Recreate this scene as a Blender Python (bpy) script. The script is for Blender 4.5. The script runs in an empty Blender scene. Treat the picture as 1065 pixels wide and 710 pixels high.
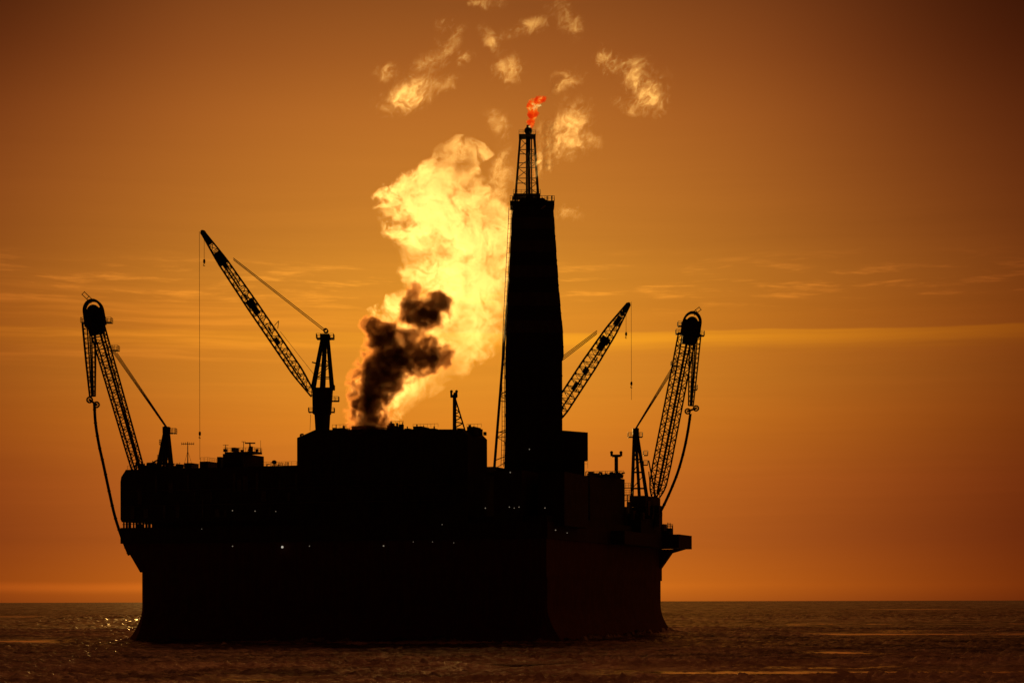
import bpy, bmesh, math, random
import numpy as np
from mathutils import Vector
random.seed(7)
V = Vector
SC = bpy.context.scene
COL = SC.collection

# ------------------------------------------------------------------ camera
F = 2100.0                     # focal length in pixels of a 1065 px wide frame
CAMH = 10.6
HOR = 625.0
W0 = 1065.0
cam_d = bpy.data.cameras.new('camera')
cam = bpy.data.objects.new('camera', cam_d)
COL.objects.link(cam)
cam.location = (0, 0, CAMH)
cam.rotation_euler = (math.radians(90), math.radians(0.13), 0)
cam_d.sensor_fit = 'HORIZONTAL'
cam_d.sensor_width = 36.0
cam_d.lens = 36.0 * F / W0
cam_d.shift_y = (HOR - 355.0) / W0
cam_d.clip_start = 1.0
cam_d.clip_end = 200000.0
SC.camera = cam


def at(px, py, Y):
    """world point at depth Y that a photograph pixel looks at"""
    return V(((px - 532.5) / F * Y, Y, CAMH + (HOR - py) / F * Y))


# ------------------------------------------------------------------ platform axes
TH = math.radians(18.8)
CT, ST = math.cos(TH), math.sin(TH)
C0 = V((35.5 / F * 530.0, 530.0, 0))
WID = 120.0


def P(u, v, z):
    return V((C0.x - u * CT + v * ST, C0.y + u * ST + v * CT, z))


def u_at(px, v):
    t = (px - 532.5) / F
    return (C0.x + v * ST - t * (C0.y + v * CT)) / (CT + t * ST)


def z_at(py, Y):
    return CAMH + (HOR - py) / F * Y


# ------------------------------------------------------------------ materials
class NT:
    def __init__(s, tree):
        s.t = tree

    def n(s, typ, **kw):
        nd = s.t.nodes.new(typ)
        for k, v in kw.items():
            setattr(nd, k, v)
        return nd

    def link(s, a, b):
        s.t.links.new(a, b)

    def put(s, sock, v):
        if isinstance(v, bpy.types.NodeSocket):
            s.t.links.new(v, sock)
        else:
            sock.default_value = v

    def m(s, op, a, b=None, c=None, clamp=False):
        nd = s.n('ShaderNodeMath', operation=op, use_clamp=clamp)
        s.put(nd.inputs[0], a)
        if b is not None:
            s.put(nd.inputs[1], b)
        if c is not None:
            s.put(nd.inputs[2], c)
        return nd.outputs[0]

    def v(s, op, a, b=None, scale=None):
        nd = s.n('ShaderNodeVectorMath', operation=op)
        s.put(nd.inputs[0], a)
        if b is not None:
            s.put(nd.inputs[1], b)
        if scale is not None:
            s.put(nd.inputs['Scale'], scale)
        return nd.outputs['Value'] if op in ('LENGTH', 'DISTANCE', 'DOT_PRODUCT') else nd.outputs['Vector']

    def noise(s, vec, scale, detail=3, rough=0.55, dist=0.0, out='Fac'):
        nd = s.n('ShaderNodeTexNoise')
        s.put(nd.inputs['Vector'], vec)
        nd.inputs['Scale'].default_value = scale
        nd.inputs['Detail'].default_value = detail
        nd.inputs['Roughness'].default_value = rough
        nd.inputs['Distortion'].default_value = dist
        return nd.outputs[out]

    def ramp(s, fac, stops, interp='LINEAR'):
        nd = s.n('ShaderNodeValToRGB')
        cr = nd.color_ramp
        cr.interpolation = interp
        while len(cr.elements) < len(stops):
            cr.elements.new(0.5)
        for e, (p, c) in zip(cr.elements, stops):
            e.position = p
            e.color = (*c, 1) if len(c) == 3 else c
        s.put(nd.inputs['Fac'], fac)
        return nd.outputs['Color']

    def smooth(s, x, lo, hi, a=0.0, b=1.0):
        nd = s.n('ShaderNodeMapRange', interpolation_type='SMOOTHSTEP')
        s.put(nd.inputs[0], x)
        for i, q in ((1, lo), (2, hi), (3, a), (4, b)):
            nd.inputs[i].default_value = q
        return nd.outputs[0]

    def curve(s, x, pts):
        nd = s.n('ShaderNodeFloatCurve')
        c = nd.mapping.curves[0]
        pts = sorted(pts)
        c.points[0].location = pts[0]
        c.points[1].location = pts[-1]
        for p in pts[1:-1]:
            c.points.new(*p)
        for p in c.points:
            p.handle_type = 'AUTO_CLAMPED'
        nd.mapping.update()
        s.put(nd.inputs['Value'], x)
        return nd.outputs['Value']

    def comb(s, x, y, z):
        nd = s.n('ShaderNodeCombineXYZ')
        for i, q in enumerate((x, y, z)):
            s.put(nd.inputs[i], q)
        return nd.outputs[0]

    def sep(s, vec):
        nd = s.n('ShaderNodeSeparateXYZ')
        s.put(nd.inputs[0], vec)
        return nd.outputs


def new_mat(name):
    m = bpy.data.materials.new(name)
    m.use_nodes = True
    m.node_tree.nodes.clear()
    nt = NT(m.node_tree)
    out = nt.n('ShaderNodeOutputMaterial')
    return m, nt, out


def paint(name, c1, c2, rough=0.55, metal=0.0, scale=0.35, streak=True):
    """weathered marine paint: patches, vertical runs and a little relief"""
    m, nt, out = new_mat(name)
    tc = nt.n('ShaderNodeNewGeometry').outputs['Position']
    a = nt.noise(tc, scale, 5, 0.6)
    x, y, z = nt.sep(tc)
    run = nt.noise(nt.comb(nt.m('MULTIPLY', x, 1.3), nt.m('MULTIPLY', y, 1.3), nt.m('MULTIPLY', z, 0.09)), 1.0, 4, 0.6)
    f = nt.m('MULTIPLY_ADD', run, 0.6, nt.m('MULTIPLY', a, 0.4)) if streak else a
    f = nt.smooth(f, 0.38, 0.64)
    col = nt.ramp(f, [(0, c1), (1, c2)])
    b = nt.n('ShaderNodeBsdfPrincipled')
    nt.link(col, b.inputs['Base Color'])
    b.inputs['Metallic'].default_value = metal
    nt.put(b.inputs['Roughness'], nt.m('MULTIPLY_ADD', a, 0.3, rough))
    b.inputs['Specular IOR Level'].default_value = 0.25
    bp = nt.n('ShaderNodeBump')
    bp.inputs['Strength'].default_value = 0.25
    bp.inputs['Distance'].default_value = 0.05
    nt.link(nt.noise(tc, 1.6, 4), bp.inputs['Height'])
    nt.link(bp.outputs[0], b.inputs['Normal'])
    nt.link(b.outputs[0], out.inputs['Surface'])
    return m


M = {}
M['hull'] = paint('red_hull_paint', (0.15, 0.042, 0.022), (0.10, 0.031, 0.018), 0.6)
M['deck'] = paint('dark_deck_paint', (0.05, 0.03, 0.025), (0.08, 0.05, 0.04), 0.65)
M['module'] = paint('module_paint', (0.07, 0.05, 0.04), (0.045, 0.035, 0.03), 0.65)
M['cabin'] = paint('cabin_paint', (0.16, 0.13, 0.11), (0.1, 0.085, 0.075), 0.6)
M['clad'] = paint('tower_cladding', (0.07, 0.055, 0.05), (0.05, 0.04, 0.036), 0.6)
M['band'] = paint('tower_band_paint', (0.16, 0.12, 0.10), (0.11, 0.085, 0.075), 0.6)
M['steel'] = paint('dark_steel', (0.03, 0.022, 0.02), (0.05, 0.034, 0.028), 0.55, 0.0, 0.6, False)
M['cable'] = paint('steel_wire', (0.05, 0.04, 0.035), (0.07, 0.05, 0.045), 0.5, 0.3, 1.0, False)
M['pendant'] = paint('orange_brown_pendant_wire', (0.14, 0.05, 0.025), (0.09, 0.035, 0.02), 0.5, 0.2, 1.0, False)
M['hose'] = paint('black_rubber', (0.018, 0.017, 0.017), (0.03, 0.028, 0.027), 0.6, 0, 0.9, False)
M['white'] = paint('white_equipment_paint', (0.6, 0.58, 0.55), (0.45, 0.42, 0.4), 0.4, 0, 0.8)


def lamp_mat(name, col, strength):
    m, nt, out = new_mat(name)
    e = nt.n('ShaderNodeEmission')
    e.inputs['Color'].default_value = (*col, 1)
    e.inputs['Strength'].default_value = strength
    nt.link(e.outputs[0], out.inputs['Surface'])
    return m


M['lamp'] = lamp_mat('lit_lamp', (1.0, 0.82, 0.58), 0.17)
M['lamp_bright'] = lamp_mat('bright_lit_lamp', (1.0, 0.9, 0.72), 0.45)


# ------------------------------------------------------------------ mesh builder
class MB:
    def __init__(s):
        s.v, s.f = [], []

    def add(s, vs, fs):
        b = len(s.v)
        s.v += [V(p) for p in vs]
        s.f += [tuple(b + i for i in f) for f in fs]
        return s

    def cut(s):
        s.cuts = getattr(s, 'cuts', []) + [(len(s.v), len(s.f))]
        return s

    def build_each(s, name, mat, parent=None):
        """every piece between two cut() calls becomes an object of its own"""
        out, v0, f0 = [], 0, 0
        for v1, f1 in s.cuts:
            if v1 > v0:
                p = MB()
                p.v = s.v[v0:v1]
                p.f = [tuple(i - v0 for i in f) for f in s.f[f0:f1]]
                out.append(p.build(name, mat, parent))
            v0, f0 = v1, f1
        return out

    def hexa(s, q):
        """eight points: bottom ring of four, top ring of four"""
        return s.add(q, [(3, 2, 1, 0), (4, 5, 6, 7), (0, 1, 5, 4), (1, 2, 6, 5), (2, 3, 7, 6), (3, 0, 4, 7)])

    def ubox(s, u0, u1, v0, v1, z0, z1):
        return s.hexa([P(u0, v0, z0), P(u0, v1, z0), P(u1, v1, z0), P(u1, v0, z0),
                       P(u0, v0, z1), P(u0, v1, z1), P(u1, v1, z1), P(u1, v0, z1)])

    def box(s, c, sx, sy, sz):
        x, y, z = c
        return s.hexa([(x + a * sx / 2, y + b * sy / 2, z + k * sz / 2) for k in (-1, 1) for a, b in ((-1, -1), (1, -1), (1, 1), (-1, 1))])

    def bar(s, p, q, r, n=5, r2=None):
        p, q = V(p), V(q)
        d = q - p
        if d.length < 1e-5:
            return s
        d.normalize()
        a = d.cross(V((0, 0, 1)) if abs(d.z) < 0.9 else V((1, 0, 0))).normalized()
        b = d.cross(a)
        r2 = r if r2 is None else r2
        vs = []
        for c, rr in ((p, r), (q, r2)):
            for k in range(n):
                t = 2 * math.pi * (k + 0.5) / n
                vs.append(c + a * math.cos(t) * rr + b * math.sin(t) * rr)
        fs = [tuple(reversed(range(n))), tuple(range(n, 2 * n))]
        fs += [(k, (k + 1) % n, n + (k + 1) % n, n + k) for k in range(n)]
        return s.add(vs, fs)

    def tube(s, pts, r, n=8):
        pts = [V(p) for p in pts]
        rings, vs = [], []
        up = V((0, 1, 0.01)).normalized()
        for i, p in enumerate(pts):
            d = (pts[min(i + 1, len(pts) - 1)] - pts[max(i - 1, 0)]).normalized()
            a = d.cross(up).normalized()
            b = d.cross(a)
            rr = r[i] if isinstance(r, (list, tuple)) else r
            for k in range(n):
                t = 2 * math.pi * k / n
                vs.append(p + a * math.cos(t) * rr + b * math.sin(t) * rr)
        fs = [tuple(range(n)), tuple(reversed(range((len(pts) - 1) * n, len(pts) * n)))]
        for i in range(len(pts) - 1):
            for k in range(n):
                fs.append((i * n + k, i * n + n + k, i * n + n + (k + 1) % n, i * n + (k + 1) % n))
        return s.add(vs, fs)

    def ball(s, c, r, n=10, sz=1.0):
        c = V(c)
        vs = [c + V((0, 0, r * sz))]
        m = n // 2
        for i in range(1, m):
            ph = math.pi * i / m
            for k in range(n):
                t = 2 * math.pi * k / n
                vs.append(c + V((r * math.sin(ph) * math.cos(t), r * math.sin(ph) * math.sin(t), r * sz * math.cos(ph))))
        vs.append(c - V((0, 0, r * sz)))
        fs = [(0, 1 + k, 1 + (k + 1) % n) for k in range(n)]
        for i in range(m - 2):
            for k in range(n):
                a, b = 1 + i * n, 1 + (i + 1) * n
                fs.append((a + k, b + k, b + (k + 1) % n, a + (k + 1) % n))
        e = len(vs) - 1
        b = 1 + (m - 2) * n
        fs += [(b + (k + 1) % n, b + k, e) for k in range(n)]
        return s.add(vs, fs)

    def ring(s, c, R, r, nrm, n=20, m=6, arc=(0, 2 * math.pi)):
        c, nrm = V(c), V(nrm).normalized()
        a = nrm.cross(V((0, 0, 1)) if abs(nrm.z) < 0.9 else V((1, 0, 0))).normalized()
        b = nrm.cross(a)
        pts = []
        for k in range(n + 1):
            t = arc[0] + (arc[1] - arc[0]) * k / n
            pts.append(c + a * math.cos(t) * R + b * math.sin(t) * R)
        for i in range(n):
            s.bar(pts[i], pts[i + 1], r, m)
        return s

    def prism(s, pts2, d0, d1, frame):
        """outline pts2 (x, z) extruded between depths d0 and d1; frame maps (x, depth, z) to the world"""
        n = len(pts2)
        vs = [frame(x, d0, z) for x, z in pts2] + [frame(x, d1, z) for x, z in pts2]
        fs = [tuple(range(n)), tuple(reversed(range(n, 2 * n)))]
        fs += [((k + 1) % n, k, n + k, n + (k + 1) % n) for k in range(n)]
        return s.add(vs, fs)

    def build(s, name, mat, parent=None, smooth=False):
        off = parent['_base'] if parent is not None else (0, 0, 0)
        off = V(off)
        me = bpy.data.meshes.new(name)
        me.from_pydata([tuple(p - off) for p in s.v], [], s.f)
        bm = bmesh.new()
        bm.from_mesh(me)
        bmesh.ops.recalc_face_normals(bm, faces=bm.faces)
        bm.to_mesh(me)
        bm.free()
        if smooth:
            for p in me.polygons:
                p.use_smooth = True
        me.materials.append(mat)
        o = bpy.data.objects.new(name, me)
        COL.objects.link(o)
        if parent is not None:
            o.parent = parent
            o['_base'] = tuple(off)
        return o


def thing(name, label, cat, base, group=None):
    o = bpy.data.objects.new(name, None)
    o.empty_display_size = 1.0
    COL.objects.link(o)
    o.location = base
    o['_base'] = tuple(base)
    tag(o, label, cat, group)
    return o


def tag(o, label=None, cat=None, group=None, kind=None):
    for k, q in (('label', label), ('category', cat), ('group', group), ('kind', kind)):
        if q:
            o[k] = q


def rail(mb, pts, h=1.1, step=1.6, r=0.05, mid=True):
    """guard rail along a polyline of world points"""
    for a, b in zip(pts[:-1], pts[1:]):
        a, b = V(a), V(b)
        n = max(1, int((b - a).length / step))
        for k in range(n + 1):
            p = a.lerp(b, k / n)
            mb.bar(p, p + V((0, 0, h)), r, 4)
        up = V((0, 0, h))
        mb.bar(a + up, b + up, r, 4)
        if mid:
            mb.bar(a + up * 0.5, b + up * 0.5, r * 0.8, 4)
    return mb


def lattice(mb, A, B, side, sizes, bays, rc, rb, cap=True):
    """four-chord lattice from A to B; side = direction of the width; sizes = [(t, width, height)]"""
    A, B = V(A), V(B)
    ax = (B - A).normalized()
    sd = V(side)
    sd = (sd - ax * sd.dot(ax)).normalized()
    up = sd.cross(ax).normalized()

    def wh(t):
        for (t0, w0, h0), (t1, w1, h1) in zip(sizes[:-1], sizes[1:]):
            if t <= t1:
                k = (t - t0) / max(1e-6, t1 - t0)
                return w0 + (w1 - w0) * k, h0 + (h1 - h0) * k
        return sizes[-1][1:]

    prev = None
    for i in range(bays + 1):
        t = i / bays
        w, h = wh(t)
        c = A.lerp(B, t)
        q = [c + sd * (sx * w / 2) + up * (sy * h / 2) for sx, sy in ((-1, -1), (1, -1), (1, 1), (-1, 1))]
        for k in range(4):
            mb.bar(q[k], q[(k + 1) % 4], rb, 4)
        if prev:
            for k in range(4):
                mb.bar(prev[k], q[k], rc, 5)
                j = (k + 1) % 4
                if i % 2:
                    mb.bar(prev[k], q[j], rb, 4)
                else:
                    mb.bar(prev[j], q[k], rb, 4)
        prev = q
    return ax, sd, up


# ------------------------------------------------------------------ sky, sun
SUN_EL, SUN_AZ = 3.4, -8.0      # degrees; azimuth from +Y towards +X
wd = bpy.data.worlds.new('World')
SC.world = wd
wd.use_nodes = True
wd.node_tree.nodes.clear()
w = NT(wd.node_tree)
wo = w.n('ShaderNodeOutputWorld')
bg = w.n('ShaderNodeBackground')
w.link(bg.outputs[0], wo.inputs['Surface'])
gen = w.n('ShaderNodeTexCoord').outputs['Generated']
dx, dy, dz = w.sep(gen)
DEG = 57.29578
el = w.m('MULTIPLY', w.m('ARCSINE', dz), DEG)
az = w.m('MULTIPLY', w.m('ARCTAN2', dx, dy), DEG)


def srgb(c):
    return tuple((q / 255 / 12.92) if q <= 10 else ((q / 255 + 0.055) / 1.055) ** 2.4 for q in c)


def el_of(py):
    return math.degrees(math.atan((HOR - py) / F))


GAIN = 1.09
stops = [(626, (186, 98, 26)), (612, (208, 112, 26)), (596, (205, 111, 28)), (560, (190, 103, 32)), (500, (200, 112, 34)), (440, (214, 128, 34)),
         (395, (216, 136, 38)), (330, (218, 138, 38)), (290, (208, 134, 40)), (250, (196, 124, 40)), (200, (190, 117, 40)),
         (125, (178, 105, 38)), (60, (156, 88, 33)), (0, (136, 75, 29))]
E0, E1 = -1.0, 61.0


def epos(e):
    return (e - E0) / (E1 - E0)


rs = [(epos(el_of(py)), tuple(q * GAIN for q in srgb(c))) for py, c in stops]
rs += [(epos(22), (0.22, 0.065, 0.012)), (epos(34), (0.27, 0.066, 0.016)), (epos(60), (0.15, 0.038, 0.012))]
elev = w.ramp(w.m('DIVIDE', w.m('SUBTRACT', el, E0), E1 - E0, clamp=True), rs)
# the glow narrows away from the sun's azimuth, green and blue a little faster than red
daz = w.m('SUBTRACT', az, -1.8)
tt = w.m('MULTIPLY', daz, daz)


def fall(sig):
    g = w.m('POWER', 2.71828, w.m('MULTIPLY', tt, -0.5 / sig ** 2))
    return g


# the rest of the sunset side stays dim red out to the sides; the sky behind the camera is nearly dark
side_ = w.smooth(w.m('ABSOLUTE', az), 65.0, 105.0, 1.0, 0.05)
base_ = w.smooth(el, 17.0, 32.0, 0.0, 1.0)
# a little darker towards the high right
corner = w.m('MULTIPLY_ADD', w.m('MULTIPLY', w.smooth(az, 6.0, 15.0), w.smooth(el, 9.0, 17.0)), -0.45, 1.0)
corner = w.m('MULTIPLY', corner, w.m('MULTIPLY_ADD', w.m('MULTIPLY', w.smooth(az, -16.0, -8.0, 1.0, 0.0), w.smooth(el, 11.0, 18.0)), -0.5, 1.0))
fr = w.m('MULTIPLY', w.m('MAXIMUM', fall(9.9), w.m('MULTIPLY', side_, w.m('MULTIPLY_ADD', base_, 0.60, 0.20))), corner)
fg = w.m('MULTIPLY', w.m('MAXIMUM', fall(8.5), w.m('MULTIPLY', side_, w.m('MULTIPLY_ADD', base_, 0.55, 0.13))), corner)
fb = w.m('MULTIPLY', w.m('MAXIMUM', fall(9.6), w.m('MULTIPLY', side_, w.m('MULTIPLY_ADD', base_, 0.55, 0.12))), corner)
sky = w.v('MULTIPLY', elev, w.comb(fr, fg, fb))
# thin stretched cloud layers low over the horizon
warp = w.noise(w.comb(w.m('MULTIPLY', az, 0.11), w.m('MULTIPLY', el, 0.5), 3.1), 1.0, 3)
elw = w.m('MULTIPLY_ADD', w.m('SUBTRACT', warp, 0.5), 0.7, el)
st1 = w.noise(w.comb(w.m('MULTIPLY', az, 0.09), w.m('MULTIPLY', elw, 2.6), 7.7), 1.0, 6, 0.6)
st2 = w.noise(w.comb(w.m('MULTIPLY', az, 0.42), w.m('MULTIPLY', elw, 4.2), 1.7), 1.0, 6, 0.62)


def band(x, c, wdt, lo=None):
    d = w.m('ABSOLUTE', w.m('SUBTRACT', x, c))
    return w.smooth(d, 0.0, wdt, 1.0, 0.0)


edge = w.m('MULTIPLY_ADD', w.m('SUBTRACT', w.noise(w.comb(w.m('MULTIPLY', az, 0.22), 0.0, 9.0), 1.0, 3), 0.5), 0.22, el)
line = w.m('MULTIPLY', w.smooth(edge, el_of(372), el_of(352)), w.smooth(edge, el_of(347.5), el_of(344.5), 1.0, 0.0))
lazr = w.smooth(az, -5.0, 4.0, 0.28, 1.0)
line = w.m('MULTIPLY', w.m('MULTIPLY', line, lazr), w.smooth(st1, 0.30, 0.62, 0.55, 1.0))
cir = w.m('MULTIPLY', band(el, el_of(297), 1.1), w.smooth(st2, 0.50, 0.74))
left = w.m('MULTIPLY', band(el, el_of(345), 2.0), w.m('MULTIPLY', w.smooth(st1, 0.46, 0.72), w.smooth(az, -2.0, -9.0)))
low = w.m('MULTIPLY', band(edge, el_of(610), 0.22), w.smooth(az, 8.0, -8.0, 0.1, 1.0))
soft = w.m('MULTIPLY', w.m('SUBTRACT', st1, 0.5), w.m('MULTIPLY', w.smooth(el, 15.5, 9.0), w.smooth(el, 0.0, 2.5)))
sky = w.v('MULTIPLY', sky, w.comb(w.m('MULTIPLY_ADD', line, 0.34, 1.0), w.m('MULTIPLY_ADD', line, 0.46, 1.0), w.m('MULTIPLY_ADD', line, -0.12, 1.0)))
k = 1.0
k = w.m('ADD', k, w.m('MULTIPLY', cir, 0.62))
k = w.m('ADD', k, w.m('MULTIPLY', left, 0.34))
k = w.m('ADD', k, w.m('MULTIPLY', low, 0.30))
k = w.m('ADD', k, w.m('MULTIPLY', soft, 0.18))
sky = w.v('SCALE', sky, scale=k)
nish = w.n('ShaderNodeTexSky', sky_type='NISHITA')
nish.sun_disc = False
nish.sun_elevation = math.radians(SUN_EL)
nish.sun_rotation = math.radians(SUN_AZ)
nish.air_density = 3.0
nish.dust_density = 4.0
amb = w.v('MULTIPLY', nish.outputs[0], (0.0016, 0.0007, 0.0002))
w.link(w.v('ADD', sky, amb), bg.inputs['Color'])
bg.inputs['Strength'].default_value = 1.0

sd = bpy.data.lights.new('sun', 'SUN')
sd.energy = 2.8
sd.angle = math.radians(0.53)
sd.color = (1.0, 0.53, 0.125)
sun = bpy.data.objects.new('sun', sd)
COL.objects.link(sun)
sv = V((math.sin(math.radians(SUN_AZ)) * math.cos(math.radians(SUN_EL)), math.cos(math.radians(SUN_AZ)) * math.cos(math.radians(SUN_EL)), math.sin(math.radians(SUN_EL))))
sun.rotation_euler = sv.to_track_quat('Z', 'Y').to_euler()
sun.location = sv * 900


# ------------------------------------------------------------------ sea: brash ice with leads of open water
def spectral(n, beta, seed, aniso=1.0, lo=0.0):
    r = np.random.default_rng(seed)
    f = np.fft.fft2(r.standard_normal((n, n)))
    ky = np.fft.fftfreq(n)[:, None] * n
    kx = np.fft.fftfreq(n)[None, :] * n * aniso
    kk = np.sqrt(kx * kx + ky * ky)
    kk[0, 0] = 1
    g = kk ** (-beta)
    g[kk < lo] = 0
    g[0, 0] = 0
    o = np.fft.ifft2(f * g).real
    return (o - o.mean()) / o.std()


def sample(tex, x, y, size):
    n = tex.shape[0]
    fx = (x / size % 1.0) * n
    fy = (y / size % 1.0) * n
    ix, iy = np.floor(fx).astype(int), np.floor(fy).astype(int)
    tx, ty = fx - ix, fy - iy
    i1, j1 = (ix + 1) % n, (iy + 1) % n
    ix, iy = ix % n, iy % n
    return (tex[iy, ix] * (1 - tx) + tex[iy, i1] * tx) * (1 - ty) + (tex[j1, ix] * (1 - tx) + tex[j1, i1] * tx) * ty


big = spectral(1024, 1.6, 3, 2.2)
mid = spectral(1024, 1.25, 5, 1.0, 4)
fine = spectral(1024, 0.9, 9, 1.0, 12)
ys = list(np.arange(-150, 240, 15.0)) + list(np.arange(240, 470, 0.5)) + list(np.arange(470, 760, 1.3)) + list(np.arange(760, 1500, 6.0))
y_ = 1500.0
while y_ < 90000:
    ys.append(y_)
    y_ *= 1.035
ys = np.array(ys)
NX = 620
tx = np.linspace(-1, 1, NX)
half = 90 + np.abs(ys) * 0.34 + np.clip(ys - 1500, 0, None) * 0.6
X = tx[None, :] * half[:, None]
Y = np.repeat(ys[:, None], NX, 1)
bigv = sample(big, X, Y, 900.0)
lead_v = sample(spectral(1024, 1.35, 21, 0.45), X + bigv * 2.0, Y + bigv * 2.0, 1900.0)
lead = np.clip((lead_v - 2.3) / 0.2, 0, 1)
near_lead = lead.copy()
gate = sample(spectral(1024, 1.2, 77, 0.6), X, Y * 0.6, 800.0)
# narrow open cracks wandering across the ice, roughly across the view
for (yc, amp, wl, wd_, xa, xb) in ((297, 1.6, 61, 4.5, 9, 84), (636, 4, 90, 16, 88, 170), (332, 2.0, 80, 4.5, -12, 14), (268, 1.2, 40, 4.0, -43, -22), (318, 2, 70, 3.5, 34, 66), (409, 3, 150, 8.0, 54, 80), (560, 8, 200, 12.0, -190, -120), (900, 14, 240, 22.0, 120, 300), (1500, 30, 400, 26, -400, -330), (2400, 60, 500, 60, 400, 540), (283, 2, 45, 3.0, -2, 22)):
    yy_ = yc + amp * np.sin(X / wl * 2 + yc) + 0.5 * amp * np.sin(X / wl * 5.3 + 2 * yc) + 0.6 * bigv
    gap = np.clip((X - xa) / 12, 0, 1) * np.clip((xb - X) / 12, 0, 1)
    lead = np.maximum(lead, np.clip(1.5 - np.abs(Y - yy_) / (wd_ * np.clip(0.7 + 0.4 * gate, 0.1, 1.4)), 0, 1) * gap * np.clip((gate + 0.9) * 3, 0, 1))
    near_lead = np.maximum(near_lead, np.clip(1.4 - np.abs(Y - yy_) / (wd_ * 5.0), 0, 1) * gap)
ridge = 1 - np.abs(sample(spectral(1024, 1.4, 31, 1.0), X, Y, 500.0))
ridge = np.clip((ridge - 0.80) / 0.2, 0, 1) * np.clip(0.6 + 0.5 * bigv, 0.15, 1.3)
m_ = sample(mid, X, Y, 240.0)
f_ = sample(fine, X, Y, 130.0)
floe = np.clip(m_ * 0.55 + 0.3, -0.4, 1.2)
Z = 0.20 * floe + 0.15 * np.clip(f_, -0.8, 1.6) + ridge * (0.22 + 0.10 * np.clip(f_, -1, 1.5)) + 0.05 * bigv
Z = Z * 1.5 * (1 - lead) * (1 - 0.6 * near_lead)
band_ = sample(spectral(1024, 1.5, 41, 4.0), X, Y, 420.0)
Z = Z + 0.34 * band_ * (1 - near_lead)
# rubble ice piled against the foot of the caisson
qu = -(X - C0.x) * CT + (Y - C0.y) * ST
qv = (X - C0.x) * ST + (Y - C0.y) * CT
dist_ = np.hypot(np.maximum(np.maximum(-qu, qu - WID), 0), np.maximum(np.maximum(-qv, qv - WID), 0)) - 4.0
Z = Z + np.exp(-np.clip(dist_, 0, None) / 2.2) * np.clip(0.35 + 0.4 * f_ + 0.3 * m_, 0, 1.3)
fade = np.clip((Y - 150) / 60, 0.0, 1)
Z *= fade * (1 + np.clip((Y - 600) / 2500, 0, 2.2))
nv = X.size
me = bpy.data.meshes.new('sea')
co = np.stack([X, Y, Z], -1).reshape(-1, 3).astype(np.float32)
ny = len(ys)
idx = np.arange(nv).reshape(ny, NX)
qd = np.stack([idx[:-1, :-1], idx[:-1, 1:], idx[1:, 1:], idx[1:, :-1]], -1).reshape(-1, 4).astype(np.int32)
me.vertices.add(nv)
me.vertices.foreach_set('co', co.ravel())
me.loops.add(qd.size)
me.loops.foreach_set('vertex_index', qd.ravel())
me.polygons.add(len(qd))
me.polygons.foreach_set('loop_start', np.arange(0, qd.size, 4, dtype=np.int32))
me.polygons.foreach_set('loop_total', np.full(len(qd), 4, np.int32))
me.polygons.foreach_set('use_smooth', np.ones(len(qd), bool))
at2 = me.attributes.new('hummock', 'FLOAT', 'POINT')
at2.data.foreach_set('value', (0.6 * band_ + 0.4 * bigv).ravel().astype(np.float32))
at_ = me.attributes.new('lead', 'FLOAT', 'POINT')
at_.data.foreach_set('value', lead.ravel().astype(np.float32))
me.update()
me.validate()
sea = bpy.data.objects.new('sea', me)
COL.objects.link(sea)
tag(sea, 'dark frozen sea of brash ice and slush reaching the horizon', 'sea', None, 'structure')
m, nt, out = new_mat('brash_ice')
pos = nt.n('ShaderNodeNewGeometry').outputs['Position']
la = nt.n('ShaderNodeAttribute', attribute_name='lead').outputs['Fac']
n1 = nt.noise(pos, 0.9, 6, 0.7)
n2 = nt.noise(pos, 0.06, 4, 0.6)
n3 = nt.noise(nt.v('MULTIPLY', pos, (0.012, 0.03, 0.0)), 1.0, 5, 0.62)
f = nt.m('ADD', nt.m('MULTIPLY', nt.m('SUBTRACT', n1, 0.5), 1.3), nt.m('MULTIPLY', nt.m('SUBTRACT', n2, 0.5), 1.2))
hm = nt.n('ShaderNodeAttribute', attribute_name='hummock').outputs['Fac']
f = nt.m('ADD', f, nt.m('MULTIPLY', hm, 0.26))
f = nt.smooth(nt.m('ADD', f, nt.m('MULTIPLY', nt.m('SUBTRACT', n3, 0.5), 3.6)), -0.36, 0.38)
ice = nt.ramp(f, [(0, (0.02, 0.014, 0.012)), (0.5, (0.22, 0.155, 0.135)), (1, (0.70, 0.55, 0.48))])
bp = nt.n('ShaderNodeBump')
bp.inputs['Strength'].default_value = 0.9
bp.inputs['Distance'].default_value = 0.15
nt.link(nt.noise(pos, 1.2, 5, 0.65), bp.inputs['Height'])
df = nt.n('ShaderNodeBsdfDiffuse')
df.inputs['Roughness'].default_value = 0.6
nt.link(ice, df.inputs['Color'])
nt.link(bp.outputs[0], df.inputs['Normal'])
gl = nt.n('ShaderNodeBsdfGlossy')
gl.inputs['Color'].default_value = (0.9, 0.9, 0.9, 1)
gl.inputs['Roughness'].default_value = 0.28
nt.link(bp.outputs[0], gl.inputs['Normal'])
wet = nt.n('ShaderNodeMixShader')
nt.put(wet.inputs[0], nt.smooth(n2, 0.35, 0.65, 0.42, 0.12))
nt.link(df.outputs[0], wet.inputs[1])
nt.link(gl.outputs[0], wet.inputs[2])
wat = nt.n('ShaderNodeBsdfPrincipled')
wat.inputs['Base Color'].default_value = (0.012, 0.012, 0.014, 1)
wat.inputs['Roughness'].default_value = 0.12
wat.inputs['IOR'].default_value = 1.33
bw = nt.n('ShaderNodeBump')
bw.inputs['Strength'].default_value = 0.25
bw.inputs['Distance'].default_value = 0.05
nt.link(nt.noise(pos, 0.8, 3), bw.inputs['Height'])
nt.link(bw.outputs[0], wat.inputs['Normal'])
sm_ = nt.n('ShaderNodeMixShader')
nt.link(la, sm_.inputs[0])
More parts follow.
